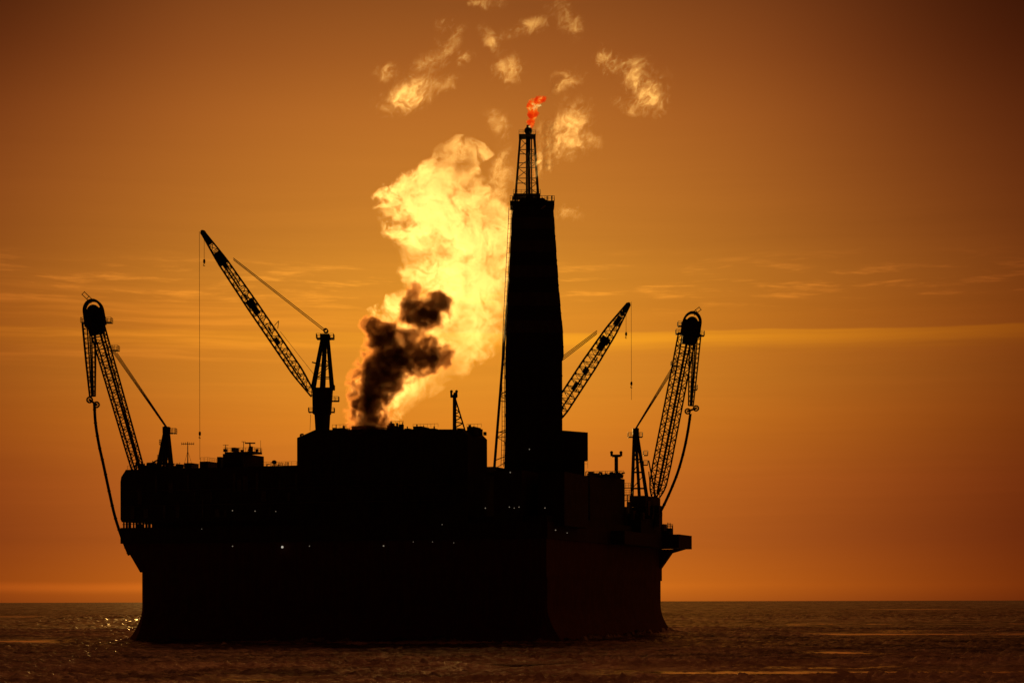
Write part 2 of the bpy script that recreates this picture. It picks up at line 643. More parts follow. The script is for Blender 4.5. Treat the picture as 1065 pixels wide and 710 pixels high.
nt.link(wet.outputs[0], sm_.inputs[1])
nt.link(wat.outputs[0], sm_.inputs[2])
nt.link(sm_.outputs[0], out.inputs['Surface'])
me.materials.append(m)

# ------------------------------------------------------------------ the platform
plat = thing('oil_platform', 'huge dark ice-resistant oil platform with sloping red steel caisson standing in the frozen sea', 'oil platform', P(0, 0, 0))


def ring_loft(profile):
    """square caisson lofted through (offset, z) rings, edges eased"""
    mb = MB()
    rings = []
    for off, z in profile:
        a, bb, c = -off, WID + off, 1.0 + 0.95 * max(off, 0)
        pts = [(a + c, a), (bb - c, a), (bb, a + c), (bb, bb - c), (bb - c, bb), (a + c, bb), (a, bb - c), (a, a + c)]
        rings.append([P(u, v, z) for u, v in pts])
    vs = [p for r in rings for p in r]
    fs = [tuple(range(8)), tuple(range(len(vs) - 8, len(vs)))]
    for i in range(len(rings) - 1):
        for k in range(8):
            fs.append((i * 8 + k, i * 8 + (k + 1) % 8, i * 8 + 8 + (k + 1) % 8, i * 8 + 8 + k))
    return mb.add(vs, fs)


prof = [(4.3, -1.5), (4.0, 0.3)]
for i in range(1, 9):
    t = i / 8
    prof.append((4.0 * (1 - t) ** 1.9, 0.3 + 9.0 * t))
prof += [(0, 12.0), (0, 20.0)]
ring_loft(prof).build('hull', M['hull'], plat)

# upper collar of the caisson: leans out on the far (left) side
uL = WID
dl = u_at(126.5, 0) - WID       # overhang of the left end
zc0, zc1 = 20.0, 24.6
yl = P(WID, 0, 0).y
mb = MB()
zA, zB = z_at(594, yl), z_at(564, yl)
o_ = 0.15
mb.hexa([P(-o_, -o_, 17.0), P(-o_, WID + o_, 17.0), P(WID, WID + o_, zA), P(WID, -o_, zA),
         P(-o_, -o_, zB), P(-o_, WID + o_, zB), P(WID + dl * 0.88, WID + o_, zB), P(WID + dl * 0.88, -o_, zB)])
mb.build('ice_deflector', M['hull'], plat)
zD = z_at(547.5, yl)
mb = MB()
mb.ubox(-0.6, WID + dl, -0.6, WID + 0.6, zB + 0.003, zD)
mb.build('cellar_deck', M['deck'], plat)


def pbox(name, pl, pr, pt, pb, v0, v1, mat='module', parent=None, top=None):
    """module with its left and right edges at the given pixels, aligned with the platform"""
    u1, u0 = u_at(pl, v0), u_at(pr, v1)
    while u1 - u0 < 0.55 * (pr - pl) * 0.255 and v1 > v0 + 0.6:
        v1 -= 0.5
        u0 = u_at(pr, v1)
    yc = P((u0 + u1) / 2, (v0 + v1) / 2, 0).y
    z1, z0 = z_at(pt, yc), z_at(pb, yc)
    mb = MB()
    mb.ubox(u0, u1, v0, v1, z0, z1)
    o = mb.build(name, M[mat], parent or plat)
    return o, (u0, u1, v0, v1, z0, z1)


# open gallery at the left end, between the cellar deck and the module above
zG = z_at(541.5, yl)
mb = MB()
mb.ubox(0, u_at(158, 1.0), 1.0, WID - 2, zD + 0.003, zG)
mb.build('gallery_wall', M['module'], plat)
mb = MB()
for i in range(9):
    u = u_at(129 + i * 3.4, 0.2)
    mb.ubox(u, u + 0.28 + 0.2 * (i % 3), 0.2, 0.7, zD + 0.003, zG).cut()
mb.build_each('gallery_post', M['steel'], plat)
mb = MB()
mb.ubox(u_at(158, 0.2), WID + dl - 0.2, 0.1, 0.2, zD + 0.9, zD + 1.05)
mb.build('gallery_rail', M['steel'], plat)
mb = MB()
mb.ubox(u_at(147, 0.8), u_at(141, 0.8), 0.8, 2.2, zD + 0.003, zD + 1.1)
mb.build('gallery_locker', M['cabin'], plat)

# left topsides: big low module, rounded shoulder
u1 = u_at(125.5, 0.0)
u0 = u_at(513, 30)
zt = z_at(487, yl)
mb = MB()
sh = [(u0, zG + 0.003), (u1 - 0.4, zG + 0.003), (u1, zG + 0.8), (u1, zt - 3.4), (u1 - 0.25, zt - 2.0), (u1 - 1.4, zt - 0.5), (u1 - 1.7, zt), (u0, zt)]
mb.prism(sh, 0.0, 70.0, lambda u, v, z: P(u, v, z))
mb.build('topside_module', M['module'], plat)
o, bx_ = pbox('roof_cabin', 131, 138, 492.5, 499, 2, 8)

# ribs, ducts and doors on the long front wall
mb = MB()
for i in range(40):
    u = u0 + 3 + (u1 - u0 - 6) * (i + random.random() * 0.6) / 40
    z0 = random.choice((zG + 1, zG + 5, zG + 8))
    mb.ubox(u, u + random.uniform(0.3, 1.6), -random.uniform(0.15, 0.5), -0.003, z0, z0 + random.uniform(2, 5)).cut()
mb.build_each('wall_duct', M['cabin'], plat)
mb = MB()
for z in (zG + 4.4, zG + 8.6):
    mb.ubox(u0 + 1, u1 - 2, -1.0, -0.55, z, z + 0.16).cut()
mb.build_each('catwalk', M['cabin'], plat)

zs = z_at(485.5, yl - 3)
# roof clutter along the left deck
ZT = zt


def roof(name, pl, pr, pt, pb, v0, v1, mat='module', rails=True):
    o, (a, b_, c, d, z0, z1) = pbox(name, pl, pr, pt, pb, v0, v1, mat)
    if rails:
        r = MB()
        e = 0.15
        rail(r, [P(b_ - e, c + e, z1), P(a + e, c + e, z1), P(a + e, d - e, z1)], 1.1, 1.1, 0.055)
        r.build('railing', M['steel'], o)
    return a, b_, c, d, z0, z1


roof('roof_module', 152, 192, 485.2, 489, 6, 50)
roof('roof_cabin', 191.6, 207, 481, 489, 5, 18, 'cabin', False)
roof('roof_cabin', 208, 226, 479.5, 489, 7, 20, 'cabin')
roof('roof_cabin', 226, 234, 474.5, 489, 5, 14, 'module', False)
WH = roof('wheelhouse', 232, 274.8, 472.5, 489, 4, 26, 'module', False)
roof('roof_cabin', 274, 281, 484, 489, 6, 16, 'cabin', False)
roof('roof_cabin', 281, 299, 485.2, 490, 4, 20, 'module')
roof('roof_cabin', 296, 309, 488, 491, 4, 20, 'cabin', False)
# wheelhouse upper storey with slanted flank
a, b_, c, d, z0, z1 = WH
mb = MB()
zz = z1 + 1.2
yw = P((a + b_) / 2, c, 0).y
ul, ur = u_at(234, c + 1), u_at(273, c + 6)
mb.ubox(ur, ul, c + 1, c + 6, z1 + 0.003, z_at(468.8, yw))
mb.build('bridge_deck', M['cabin'], plat)
zb = z_at(468.8, yw)
mb = MB()
rail(mb, [P(ul, c + 1.2, zb), P(ur, c + 1.2, zb), P(ur, c + 5.8, zb)], 1.1, 0.9, 0.06)
mb.build('railing', M['steel'], plat)
for pl, pr, pt in ((232.5, 237, 466), (241, 249, 464.8), (259, 263.5, 463.5), (250.5, 254, 467), (266, 269, 466)):
    pbox('vent', pl, pr, pt, 469.0, c + 3, c + 6, 'cabin')

# the row of deck pipes and stanchions near the left crane
mb = MB()
for i in range(46):
    px = 156 + i * 3.2 + random.uniform(-1, 1)
    if 190 < px < 282:
        continue
    v = random.uniform(5, 9)
    u = u_at(px, v)
    z = ZT
    mb.bar(P(u, v, z), P(u, v, z + random.uniform(0.9, 2.1)), random.choice((0.06, 0.1, 0.18)), 5).cut()
mb.build_each('stanchion', M['steel'], plat)
mb = MB()
rail(mb, [P(u1 - 2, 0.4, ZT), P(u_at(309, 0.4), 0.4, ZT)], 1.1, 1.5, 0.05)
mb.build('railing', M['steel'], plat)

# ---------------- the tall process block
v0b, v1b = -0.4, 15.0
ub1, ub0 = u_at(309.3, v0b), u_at(507, v1b)
ybc = P(ub1, v0b, 0).y
ybr = P(ub0, v0b, 0).y
zbl, zbm, zbr = z_at(454.6, ybc), z_at(447.5, ybc), z_at(453.5, ybr)
ua, uc_ = u_at(328, v0b), u_at(501, v1b)
zroof = z_at(447.0, P((ub0 + ub1) / 2, v0b, 0).y)
mb = MB()
sh = [(ub0, zG - 3), (ub1, zG - 3), (ub1, zbl), (ua, zroof + 0.7), (u_at(420, v0b), zroof + 0.1), (uc_, zroof - 0.4), (ub0, zbr + 0.3)]
mb.prism(sh, v0b, v1b, lambda u, v, z: P(u, v, z))
mb.build('process_block', M['module'], plat)
mb = MB()
for i in range(26):
    u = ub0 + 3 + (ub1 - ub0 - 6) * (i + random.random() * 0.5) / 26
    z0 = random.uniform(zG, zroof - 8)
    mb.ubox(u, u + random.uniform(0.4, 2.4), v0b - random.uniform(0.15, 0.6), v0b - 0.003, z0, z0 + random.uniform(1, 6)).cut()
mb.build_each('wall_duct', M['module'], plat)
mb = MB()
mb.ubox(ub0 + 0.5, ub1 - 0.5, v0b - 1.1, v0b - 0.7, zG + 9, zG + 9.2)
mb.build('catwalk', M['module'], plat)
Yb = P((ub0 + ub1) / 2, 6, 0).y


def rbox(pl, pr, pt, mat='module', v0=4, v1=14, name='roof_unit'):
    pbox(name, pl, pr, pt, 452.5, v0, v1, mat)


rbox(346, 352, 444.5)
rbox(352, 362.6, 445)
rbox(365, 402, 446.2)
rbox(402.5, 415, 442.5)
rbox(404, 411, 439.8, v0=6, v1=10)
rbox(415, 420.5, 441)
rbox(421, 430, 445.5)
rbox(430, 447, 443.8)
rbox(447, 456, 445.5)
rbox(457, 461, 449)
rbox(486, 500.5, 444.2)
rbox(498, 502.5, 446)
rbox(503, 506.5, 449)
mb = MB()
for px, pt in ((407, 437.5), (413.5, 439.5), (419, 438.5), (424, 443), (434, 441), (441, 442), (452, 443), (459, 446.5), (489, 441.5), (493, 443), (350, 441), (358, 442), (463, 447.5), (466, 448)):
    u = u_at(px, 7)
    y = P(u, 7, 0).y
    mb.bar(P(u, 7, z_at(452, y)), P(u, 7, z_at(pt, y)), random.uniform(0.12, 0.4), 8).cut()
mb.build_each('vent_pipe', M['steel'], plat)
mb = MB()
for pl, pr, pt in ((346, 362, 444.6), (404, 420, 441.4), (430, 456, 444.4), (486, 501, 444.4)):
    a_, b2 = u_at(pl, 4.2), u_at(pr, 4.2)
    z = z_at(pt, P(a_, 4.2, 0).y)
    rail(mb, [P(a_, 4.2, z), P(b2, 4.2, z)], 0.9, 1.0, 0.05, False).cut()
mb.build_each('railing', M['steel'], plat)
pbox('funnel', 364, 400, 444.8, 449, 8, 20, 'cabin')

# right of the block: drilling support modules, deck edge, right end
pbox('drill_module', 513.5, 570, 491.5, 548, -0.3, 24)
pbox('drill_module', 500, 530, 486.5, 492.5, 20, 40, 'cabin')
pbox('pipe_rack_module', 560, 612, 493, 548, 6, 44)
pbox('utility_module', 596, 632, 496.5, 556, 46, 72)
pbox('utility_module', 609, 650, 496.5, 556, 62, 96)
roof('roof_unit', 612, 628, 493.4, 496.5, 60, 80, 'cabin', False)
roof('roof_unit', 628.5, 648.5, 494.4, 496.5, 66, 90, 'cabin', False)
mb = MB()
for i in range(8):
    px = 612 + i * 4.6
    u = u_at(px, 62)
    y = P(u, 62, 0).y
    mb.bar(P(u, 62, z_at(497, y)), P(u, 62, z_at(492.5 - random.random() * 1.5, y)), 0.3, 6).cut()
mb.build_each('vent_pipe', M['steel'], plat)
pbox('crane_base_module', 648, 688, 536, 556, 86, 112)
pbox('crane_base_module', 655, 687, 517, 528, 92, 110)
mb = MB()
for px in (655.5, 659.5, 664, 671, 678, 684):
    u = u_at(px, 92)
    y = P(u, 92, 0).y
    mb.ubox(u - 0.5, u + 0.5, 92, 93, z_at(536.5, y), z_at(527.5, y)).cut()
mb.build_each('support_post', M['steel'], plat)
mb = MB()
mb.ubox(u_at(680, 99), u_at(660, 99), 98, 109, z_at(537, 630), z_at(527, 630))
mb.build('machinery_casing', M['module'], plat)
roof('deck_house', 640, 682, 547.5, 566, 104, 118, 'module')
roof('deck_house', 680, 700.3, 549.6, 560, 117, 119.9, 'module')
# right-hand deck edge, overhanging platform and its knee bracket
yr = P(0, WID, 0).y
zr0, zr1 = z_at(571.5, yr), z_at(557.6, yr)
du = -u_at(719, WID)
du2 = -u_at(702, WID)
mb = MB()
mb.ubox(-du2 - 0.2, 20, 60, WID + 0.8, z_at(571, yr), z_at(558.4, yr))
mb.build('main_deck', M['deck'], plat)
mb = MB()
mb.ubox(-du, -du2 - 0.203, 104, WID + 0.8, zr0, zr1)
mb.build('deck_overhang', M['deck'], plat)
mb = MB()
zk = z_at(593, yr)
for v in (117.5,):
    mb.prism([(0.05, zk), (0.05, zr0 - 0.003), (-du + 1.5, zr0 - 0.003), (-du2 + 0.6, z_at(575.5, yr))], v, v + 2.2, lambda u, v_, z: P(u, v_, z)).cut()
mb.build_each('bracket', M['hull'], plat)
mb = MB()
z = z_at(549.6, P(0, 117, 0).y)
for i in range(9):
    u = u_at(681 + i * 2.3, 117.5)
    mb.bar(P(u, 117.5, z - 1), P(u, 117.5, z + random.uniform(0.7, 1.9)), 0.14, 5).cut()
mb.build_each('bollard', M['steel'], plat)

# more small equipment standing along the rooflines
for (xa, xb, base_py, v, n, hmax) in ((139, 190, 484.6, 3.0, 12, 5.0), (275, 308, 486.5, 3.0, 7, 4.0), (612, 649, 494.5, 72.0, 10, 3.4), (650, 684, 537, 90.0, 7, 4.5), (310, 328, 453, 2.0, 2, 2.0), (590, 611, 493, 30.0, 4, 2.5)):
    for i in range(n):
        px = xa + (xb - xa) * (i + random.random() * 0.8) / n
        u = u_at(px, v)
        y = P(u, v, 0).y
        h = random.uniform(0.35, 1.0) ** 1.5 * hmax / F * y
        wd_ = random.uniform(0.25, 1.0)
        mb = MB()
        z0 = z_at(base_py + 2.5, y)
        z1 = z_at(base_py, y) + h
        if i % 3 == 0:
            mb.bar(P(u, v, z0), P(u, v, z1 + 0.3), wd_ * 0.35, 8)
            mb.bar(P(u, v, z1 + 0.3), P(u - 0.8, v, z1 + 0.3), wd_ * 0.3, 8)
        else:
            mb.ubox(u - wd_, u + wd_, v, v + 1.5, z0, z1)
            mb.bar(P(u, v + 0.7, z1 - 0.1), P(u, v + 0.7, z1 + random.uniform(0.3, 0.9)), 0.09, 5)
        mb.build('vent' if i % 3 == 0 else 'roof_unit', M['steel'], plat)

for pl, pr, pt, pb, v0, v1 in ((649, 653, 527, 556, 84, 92), (652, 658, 522, 536, 88, 94), (672, 677, 521, 537, 94, 99), (682, 689, 526, 548, 100, 106), (684, 694, 545.5, 552, 112, 116),
                           (656, 662, 531, 540, 84, 88), (666, 671, 533, 540, 86, 90), (690, 699, 553, 560, 116, 119), (612, 618, 490.5, 497, 64, 68), (636, 647, 491.8, 497, 80, 84)):
    pbox('roof_unit', pl, pr, pt, pb, v0, v1, 'cabin')
mb = MB()
for xa, xb, py, v in ((648, 657, 507, 86), (648, 658, 514, 87), (676, 689, 537, 101), (683, 700, 549.5, 117.2), (649, 657, 520, 87), (613, 649, 494.6, 63)):
    p, q = P(u_at(xa, v), v, 0), P(u_at(xb, v), v, 0)
    p.z = q.z = z_at(py, (p.y + q.y) / 2)
    rail(mb, [p, q], 1.3, 0.8, 0.07)
    mb.hexa([p + V((0, 0, -0.2)), q + V((0, 0, -0.2)), q + V((0, 1.4, -0.2)), p + V((0, 1.4, -0.2)), p, q, q + V((0, 1.4, 0)), p + V((0, 1.4, 0))])
    mb.cut()
mb.build_each('walkway', M['steel'], plat)
mb = MB()
for px, py0, py1, v in ((649.5, 560, 503, 86.3), (656.5, 560, 503, 87.3), (688.5, 552, 532, 101), (653, 560, 515, 90)):
    u = u_at(px, v)
    y = P(u, v, 0).y
    mb.bar(P(u, v, z_at(py0, y)), P(u, v, z_at(py1, y)), 0.16, 6).cut()
mb.build_each('support_post', M['steel'], plat)

# deck lamps
lm = None
LAMPS = [(242, 530, .16), (265.5, 530.6, .16), (287, 531, .12), (293.7, 568, .34), (242, 567, .17), (210, 549, .1), (322, 567, .14), (399, 567, .22), (460, 545, .12),
         (430, 563, .1), (450, 563, .1), (472, 564, .1), (505, 528, .16), (530, 527, .15), (535, 528, .13), (540, 527, .15), (567, 528, .15), (578, 551, .17), (590, 554, .13)]
for px, py, r in LAMPS:
    v = -1.6
    u = u_at(px, v)
    y = P(u, v, 0).y
    mb = MB()
    c = P(u, v, z_at(py, y))
    mb.ball(c, r, 8)
    lb = mb.build('deck_lamp', M['lamp_bright'] if r > 0.3 else M['lamp'], plat)
    mb = MB()
    mb.bar(c + P(0, 0, 0) - P(0, 0, 0) + V((0, 0.05, 0.02)), c + V((0, 1.7, 0.25)), 0.05, 5)
    mb.build('lamp_bracket', M['steel'], lb)
for px, py, r, v in ((602, 523, .16, 55), (602, 554, .18, 50), (607, 554.3, .15, 50), (673, 563, .2, 102), (653, 548, .3, 103), (531, 491, .18, -1), (551, 467, .16, 23.5)):
    u = u_at(px, v)
    y = P(u, v, 0).y
    mb = MB()
    mb.ball(P(u, v, z_at(py, y)), r, 8)
    mb.build('deck_lamp', M['lamp'], plat)

# ------------------------------------------------------------------ drilling derrick
v0d = 24.0
ud1, ud0 = u_at(526, v0d), u_at(585.5, v0d + 8)
yd = P((ud0 + ud1) / 2, v0d, 0).y
der = thing('drilling_derrick', 'tall dark clad drilling derrick tower tapering to a railed crown platform beside the flare lattice', 'derrick', P((ud0 + ud1) / 2, v0d + 7, z_at(491.5, yd)))
# levels: (py, left px, right px, depth)
LV = [(491.4, 524.5, 586.5, 8), (447, 526, 585.3, 8), (373, 526, 585.3, 8), (370, 526.2, 587, 8.2), (347, 527, 586.2, 8), (300, 529.3, 582, 7.2), (258, 531.6, 579.2, 6.5), (214, 533.8, 576.3, 6)]


def dring(pl, pr, py, dep):
    a = (8.2 - dep) / 2
    y0, y1 = yd + a, yd + 8.2 - a
    p, q = at(pl, py, y0), at(pr, py, y0)
    q.z = p.z
    return [q, V((q.x, y1, q.z)), V((p.x, y1, p.z)), p]


mb = MB()
vs, fs = [], []
for py, pl, pr, dep in LV:
    vs += dring(pl, pr, py, dep)
fs = [(0, 1, 2, 3), tuple(range(len(vs) - 4, len(vs)))]
for i in range(len(LV) - 1):
    for k in range(4):
        fs.append((i * 4 + k, i * 4 + (k + 1) % 4, i * 4 + 4 + (k + 1) % 4, i * 4 + 4 + k))
mb.add(vs, fs).build('cladding', M['clad'], der)


def dlev(py):
    for (p0, l0, r0, d0), (p1, l1, r1, d1) in zip(LV[:-1], LV[1:]):
        if p1 <= py <= p0:
            t = (p0 - py) / (p0 - p1)
            return l0 + (l1 - l0) * t, r0 + (r1 - r0) * t, d0 + (d1 - d0) * t


for a, b_ in ((238, 226), (262, 250), (288, 276), (318, 304), (346, 333)):
    mb = MB()
    q = []
    for py in (a, b_):
        l, r, d = dlev(py)
        q += dring(l - 0.25, r + 0.25, py, d + 0.15)
    mb.hexa(q)
    mb.build('painted_band', M['band'], der)
mb = MB()
for py, (l, r, d) in [(p, dlev(p)) for p in (480, 460, 430, 410, 390, 360, 325, 296, 270, 245)]:
    q = dring(l - 0.35, r + 0.35, py + 0.8, d + 0.5) + dring(l - 0.35, r + 0.35, py, d + 0.5)
    mb.hexa(q).cut()
mb.build_each('girt', M['clad'], der)
mb = MB()
q = dring(531.5, 577.6, 213.5, 7) + dring(531.5, 577.6, 208.8, 7)
mb.hexa(q)
tp = q[4:]
cp = mb.build('crown_platform', M['steel'], der)
mb = MB()
rail(mb, [tp[2], tp[3], tp[0], tp[1], tp[2]], 1.35, 0.85, 0.07)
for k in range(9):
    p = tp[3].lerp(tp[0], (k + 0.5) / 9)
    mb.bar(p, p + V((0, 0, random.uniform(0.8, 1.7))), 0.16, 5)
mb.build('railing', M['steel'], cp)
mb = MB()
q = dring(541, 570, 208.7, 4) + dring(543, 566, 206, 3.5)
mb.hexa(q)
mb.build('crown_block', M['steel'], der)
# door-like opening strut seen on the upper right of the cladding
mb = MB()
p, q = at(563.5, 217.5, yd - 0.9), at(568.5, 213.8, yd - 0.9)
mb.bar(p, q, 0.16, 5)
mb.build('brace', M['white'], der)
# wall-mounted module on the right side
mb = MB()
ys0, ys1 = yd + 0.8, yd + 7.4
q = [at(583, 478, ys0), at(611.8, 478, ys0), at(611.8, 449.6, ys0), at(583, 447.3, ys0)]
mb.prism([(p.x, p.z) for p in q], ys0, ys1, lambda x, y, z: V((x, y, z)))
mb.build('pipe_shed', M['module'], der)
mb = MB()
p, q = at(583, 499, ys0), at(608.5, 478, ys0)
mb.box(((p.x + q.x) / 2, (ys0 + ys1) / 2, (p.z + q.z) / 2), q.x - p.x, ys1 - ys0 - 1.2, q.z - p.z - 0.006)
mb.build('shed_base', M['module'], der)
mb = MB()
rail(mb, [at(611.6, 487, ys0 + 1), at(608.0, 487, ys0 + 1)], 2.6, 0.6, 0.06)
mb.build('railing', M['steel'], der)
# external ladder and pipework on the left flank
mb = MB()
for dx_ in (-0.9, -0.2):
    pts = []
    for py in (485, 447, 373, 347, 300, 258, 216):
        l, r, d = dlev(py)
        p = dring(l, r, py, d)[3]
        pts.append(p + V((dx_, -0.25, 0)))
    for a, b_ in zip(pts[:-1], pts[1:]):
        mb.bar(a, b_, 0.09, 5)
for py in range(218, 486, 5):
    l, r, d = dlev(py)
    p = dring(l, r, py, d)[3]
    mb.bar(p + V((-0.9, -0.25, 0)), p + V((0.1, -0.25, 0)), 0.06, 4)
mb.build('ladder', M['steel'], der)

# ------------------------------------------------------------------ flare tower behind the derrick
yf = 590.0
fl = thing('flare_tower', 'slender open lattice flare tower rising behind the derrick to a burning tip', 'flare tower', at(548, 492, yf))


def fpt(py, s, dd):
    cx = 549.5
    hw = 7.3 + (py - 142) * (0.0805 if s < 0 else 0.062)
    dep = 2.6 + (py - 142) * 0.020
    return at(cx + s * hw, py, yf) + V((0, dd * dep, 0))


lv = [142, 158, 172, 188, 205, 230, 258, 288, 318, 340, 376, 414, 452, 490]
mb = MB()
for s, dd in ((-1, -1), (1, -1), (1, 1), (-1, 1)):
    for a, b_ in zip(lv[:-1], lv[1:]):
        mb.bar(fpt(a, s, dd), fpt(b_, s, dd), 0.27, 6)
    mb.cut()
mb.build_each('leg', M['steel'], fl)
mb = MB()
cs = ((-1, -1), (1, -1), (1, 1), (-1, 1))
for i, (a, b_) in enumerate(zip(lv[:-1], lv[1:])):
    for k in range(4):
        p, q = cs[k], cs[(k + 1) % 4]
        mb.bar(fpt(a, *p), fpt(a, *q), 0.12, 5)
        if i % 2:
            mb.bar(fpt(a, *p), fpt(b_, *q), 0.10, 5)
        else:
            mb.bar(fpt(a, *q), fpt(b_, *p), 0.10, 5)
mb.build('bracing', M['steel'], fl)
mb = MB()
for dx_, r in ((-0.55, 0.32), (0.35, 0.42), (1.25, 0.2)):
    mb.bar(at(550, 490, yf) + V((dx_, 0, 0)), at(550.5, 140, yf) + V((dx_ * 0.75, 0, 0)), r, 8).cut()
mb.build_each('riser_pipe', M['steel'], fl)
mb = MB()
for py in (142.5, 205):
    q = [fpt(py, *c_) for c_ in cs]
    q = [p + (p - (q[0] + q[2]) / 2) * 0.18 for p in q]
    mb = MB()
    mb.hexa(q + [p + V((0, 0, 0.15)) for p in q])
    o = mb.build('platform', M['steel'], fl)
    mb = MB()
    rail(mb, [p + V((0, 0, 0.15)) for p in q + q[:1]], 1.1, 1.1, 0.06)
    mb.build('railing', M['steel'], o)
mb = MB()
c = at(550.6, 138, yf)
mb.ball(c + V((0, 0, 0.5)), 1.2, 14)
mb.bar(c + V((0, 0, 1.2)), c + V((0, 0, 2.1)), 0.55, 10)
mb.build('flare_tip', M['steel'], fl, True)
# braces from flare tower leg to the derrick foot
mb = MB()
for py in (413, 453, 481):
    mb.bar(fpt(py, -1, -1), fpt(py, -1, -1) + V((5, -6, 1.5)), 0.14, 5).cut()
mb.build_each('tie_bar', M['steel'], fl)


# ------------------------------------------------------------------ lattice-boom cranes
def hook_line(root, top, bot_py, blk_py, px, Yc, r=0.055):
    mb = MB()
    mb.bar(top, at(px, bot_py, Yc), r, 5)
    mb.build('hoist_line', M['cable'], root)
    c = at(px, blk_py, Yc)
    mb = MB()
    mb.box(c, 0.5, 0.35, 1.1)
    mb.ball(c, 0.36, 8, 1.3)
    mb.ring(c - V((0, 0, 1.05)), 0.26, 0.09, (0, 1, 0), 8, 5, (0.5, 5.2))
    mb.build('hook_block', M['steel'], root)


def deck_crane(Yc, foot, tip, apex, ped, label, boom, npend, pend_at, sgn, body, hooks, dep=3.0, extras=True):
    """pedestal crane with a lattice boom; body = list of (py, left px, right px) outlines of its tower"""
    Yc = float(Yc)
    root = thing('deck_crane', label, 'crane', at((ped[0] + ped[1]) / 2, ped[2], Yc))
    mb = MB()
    n = 12
    c0, c1 = at((ped[0] + ped[1]) / 2, ped[2], Yc), at((ped[0] + ped[1]) / 2, ped[3], Yc)
    r0 = (ped[1] - ped[0]) / 2 / F * Yc
    mb.bar(c0, c1, r0, 16, r0 * 1.16)
    mb.build('pedestal', M['steel'], root)
    # slewing house
    (p0, l0, r0_), (p1, l1, r1_) = body[0], body[1]
    mb = MB()
    q = []
    for py, l, r in body[:2]:
        for px, d in ((l, -1), (r, -1), (r, 1), (l, 1)):
            q.append(at(px, py, Yc) + V((0, d * dep / 2, 0)))
    mb.hexa(q)
    mb.build('slewing_house', M['module'], root)
    # A-frame
    mb = MB()
    (pa, la_, ra), (pb, lb_, rb) = body[1], body[2]
    for d in (-1, 1):
        A1, A2 = at(la_ + 0.5, pa, Yc) + V((0, d * dep / 2, 0)), at(ra - 0.5, pa, Yc) + V((0, d * dep / 2, 0))
        B1, B2 = at(lb_, pb, Yc) + V((0, d * dep / 3, 0)), at(rb, pb, Yc) + V((0, d * dep / 3, 0))
        mb.bar(A1, B1, 0.5, 6, 0.38)
        mb.bar(A2, B2, 0.5, 6, 0.38)
        mb.bar((A1 + A2) / 2, (B1 + B2) / 2, 0.62, 6, 0.4)
        for t in (0.2, 0.45, 0.7, 0.95):
            mb.bar(A1.lerp(B1, t), A2.lerp(B2, t), 0.14, 5)
        mb.bar(A1.lerp(B1, 0.2), A2.lerp(B2, 0.45), 0.12, 5)
        mb.bar(A2.lerp(B2, 0.45), A1.lerp(B1, 0.7), 0.12, 5)
    mb.build('tower_frame', M['steel'], root)
    mb = MB()
    ct = at((lb_ + rb) / 2, pb, Yc)
    mb.box(ct, (rb - lb_) / F * Yc + 1.2, dep, 1.3)
    for d in (-0.9, 0, 0.9):
        mb.ring(at(apex[0], apex[1] - 0.5, Yc) + V((0, d, 0)), 0.55, 0.16, (0, 1, 0), 12, 5)
    mb.build('sheave_block', M['steel'], root)
    mb = MB()
    pw = 4.2
    zc = ct - V((0, 0, 0.6))
    pts = [zc + V((x, y, 0)) for x, y in ((-pw / 2 - .3, -2), (pw / 2 + .3, -2), (pw / 2 + .3, 2), (-pw / 2 - .3, 2))]
    mb.hexa(pts + [p + V((0, 0, 0.18)) for p in pts])
    o = mb.build('top_platform', M['steel'], root)
    mb = MB()
    rail(mb, [p + V((0, 0, 0.18)) for p in pts + pts[:1]], 1.2, 1.0, 0.06)
    mb.build('railing', M['steel'], o)
    # boom
    mb = MB()
    A, B = at(*foot, Yc), at(*tip, Yc)
    ax, sdv, up = lattice(mb, A, B, (0, 1, 0), boom['sizes'], boom['bays'], boom.get('rc', 0.24), boom.get('rb', 0.12))
    mb.build('boom', M['steel'], root)
    mb = MB()
    for t, ln, th in boom.get('lumps', ()):
        c = A.lerp(B, t)
        q = []
        for e in (-ln / 2, ln / 2):
            for a_, b_ in ((-1, -1), (1, -1), (1, 1), (-1, 1)):
                q.append(c + ax * e + sdv * (a_ * 0.8) + up * (b_ * th / 2))
        mb.hexa(q)
    q = []
    wk = boom['walk']
    for t in (0.03, 0.86):
        for a_, b_ in ((-1, -1), (1, -1), (1, 1), (-1, 1)):
            q.append(A.lerp(B, t) + sdv * (a_ * 0.45) + up * (wk * (1 - 0.4 * t) + b_ * 0.22))
    mb.hexa(q)
    for i in range(40):
        t = 0.05 + 0.8 * i / 40
        c = A.lerp(B, t) + up * wk * (1 - 0.4 * t)
        hh = random.uniform(0.5, 1.0)
        mb.bar(c - up * 0.2, c + up * hh, 0.09, 4)
        if random.random() < 0.35:
            mb.bar(c + up * hh * 0.8, c + up * hh * 0.8 + ax * random.uniform(0.8, 2.2), 0.22, 4)
    mb.build('boom_walkway', M['steel'], root)
    # boom head sheaves
    mb = MB()
    for e, rr in ((-0.4, 0.62), (-2.0, 0.5), (-3.3, 0.55)):
        for d in (-0.5, 0.5):
            mb.ring(B + ax * e + V((0, d, 0)), rr, 0.2, (0, 1, 0), 10, 5)
    q = []
    for e in (-3.8, 0.5):
        for a_, b_ in ((-1, -1), (1, -1), (1, 1), (-1, 1)):
            q.append(B + ax * e + sdv * (a_ * 0.45) + up * (b_ * (0.55 if e < 0 else 0.32)))
    mb.hexa(q)
    mb.build('boom_head', M['steel'], root)
    # pendants
    mb = MB()
    T = at(*apex, Yc)
    Q = at(*pend_at, Yc)
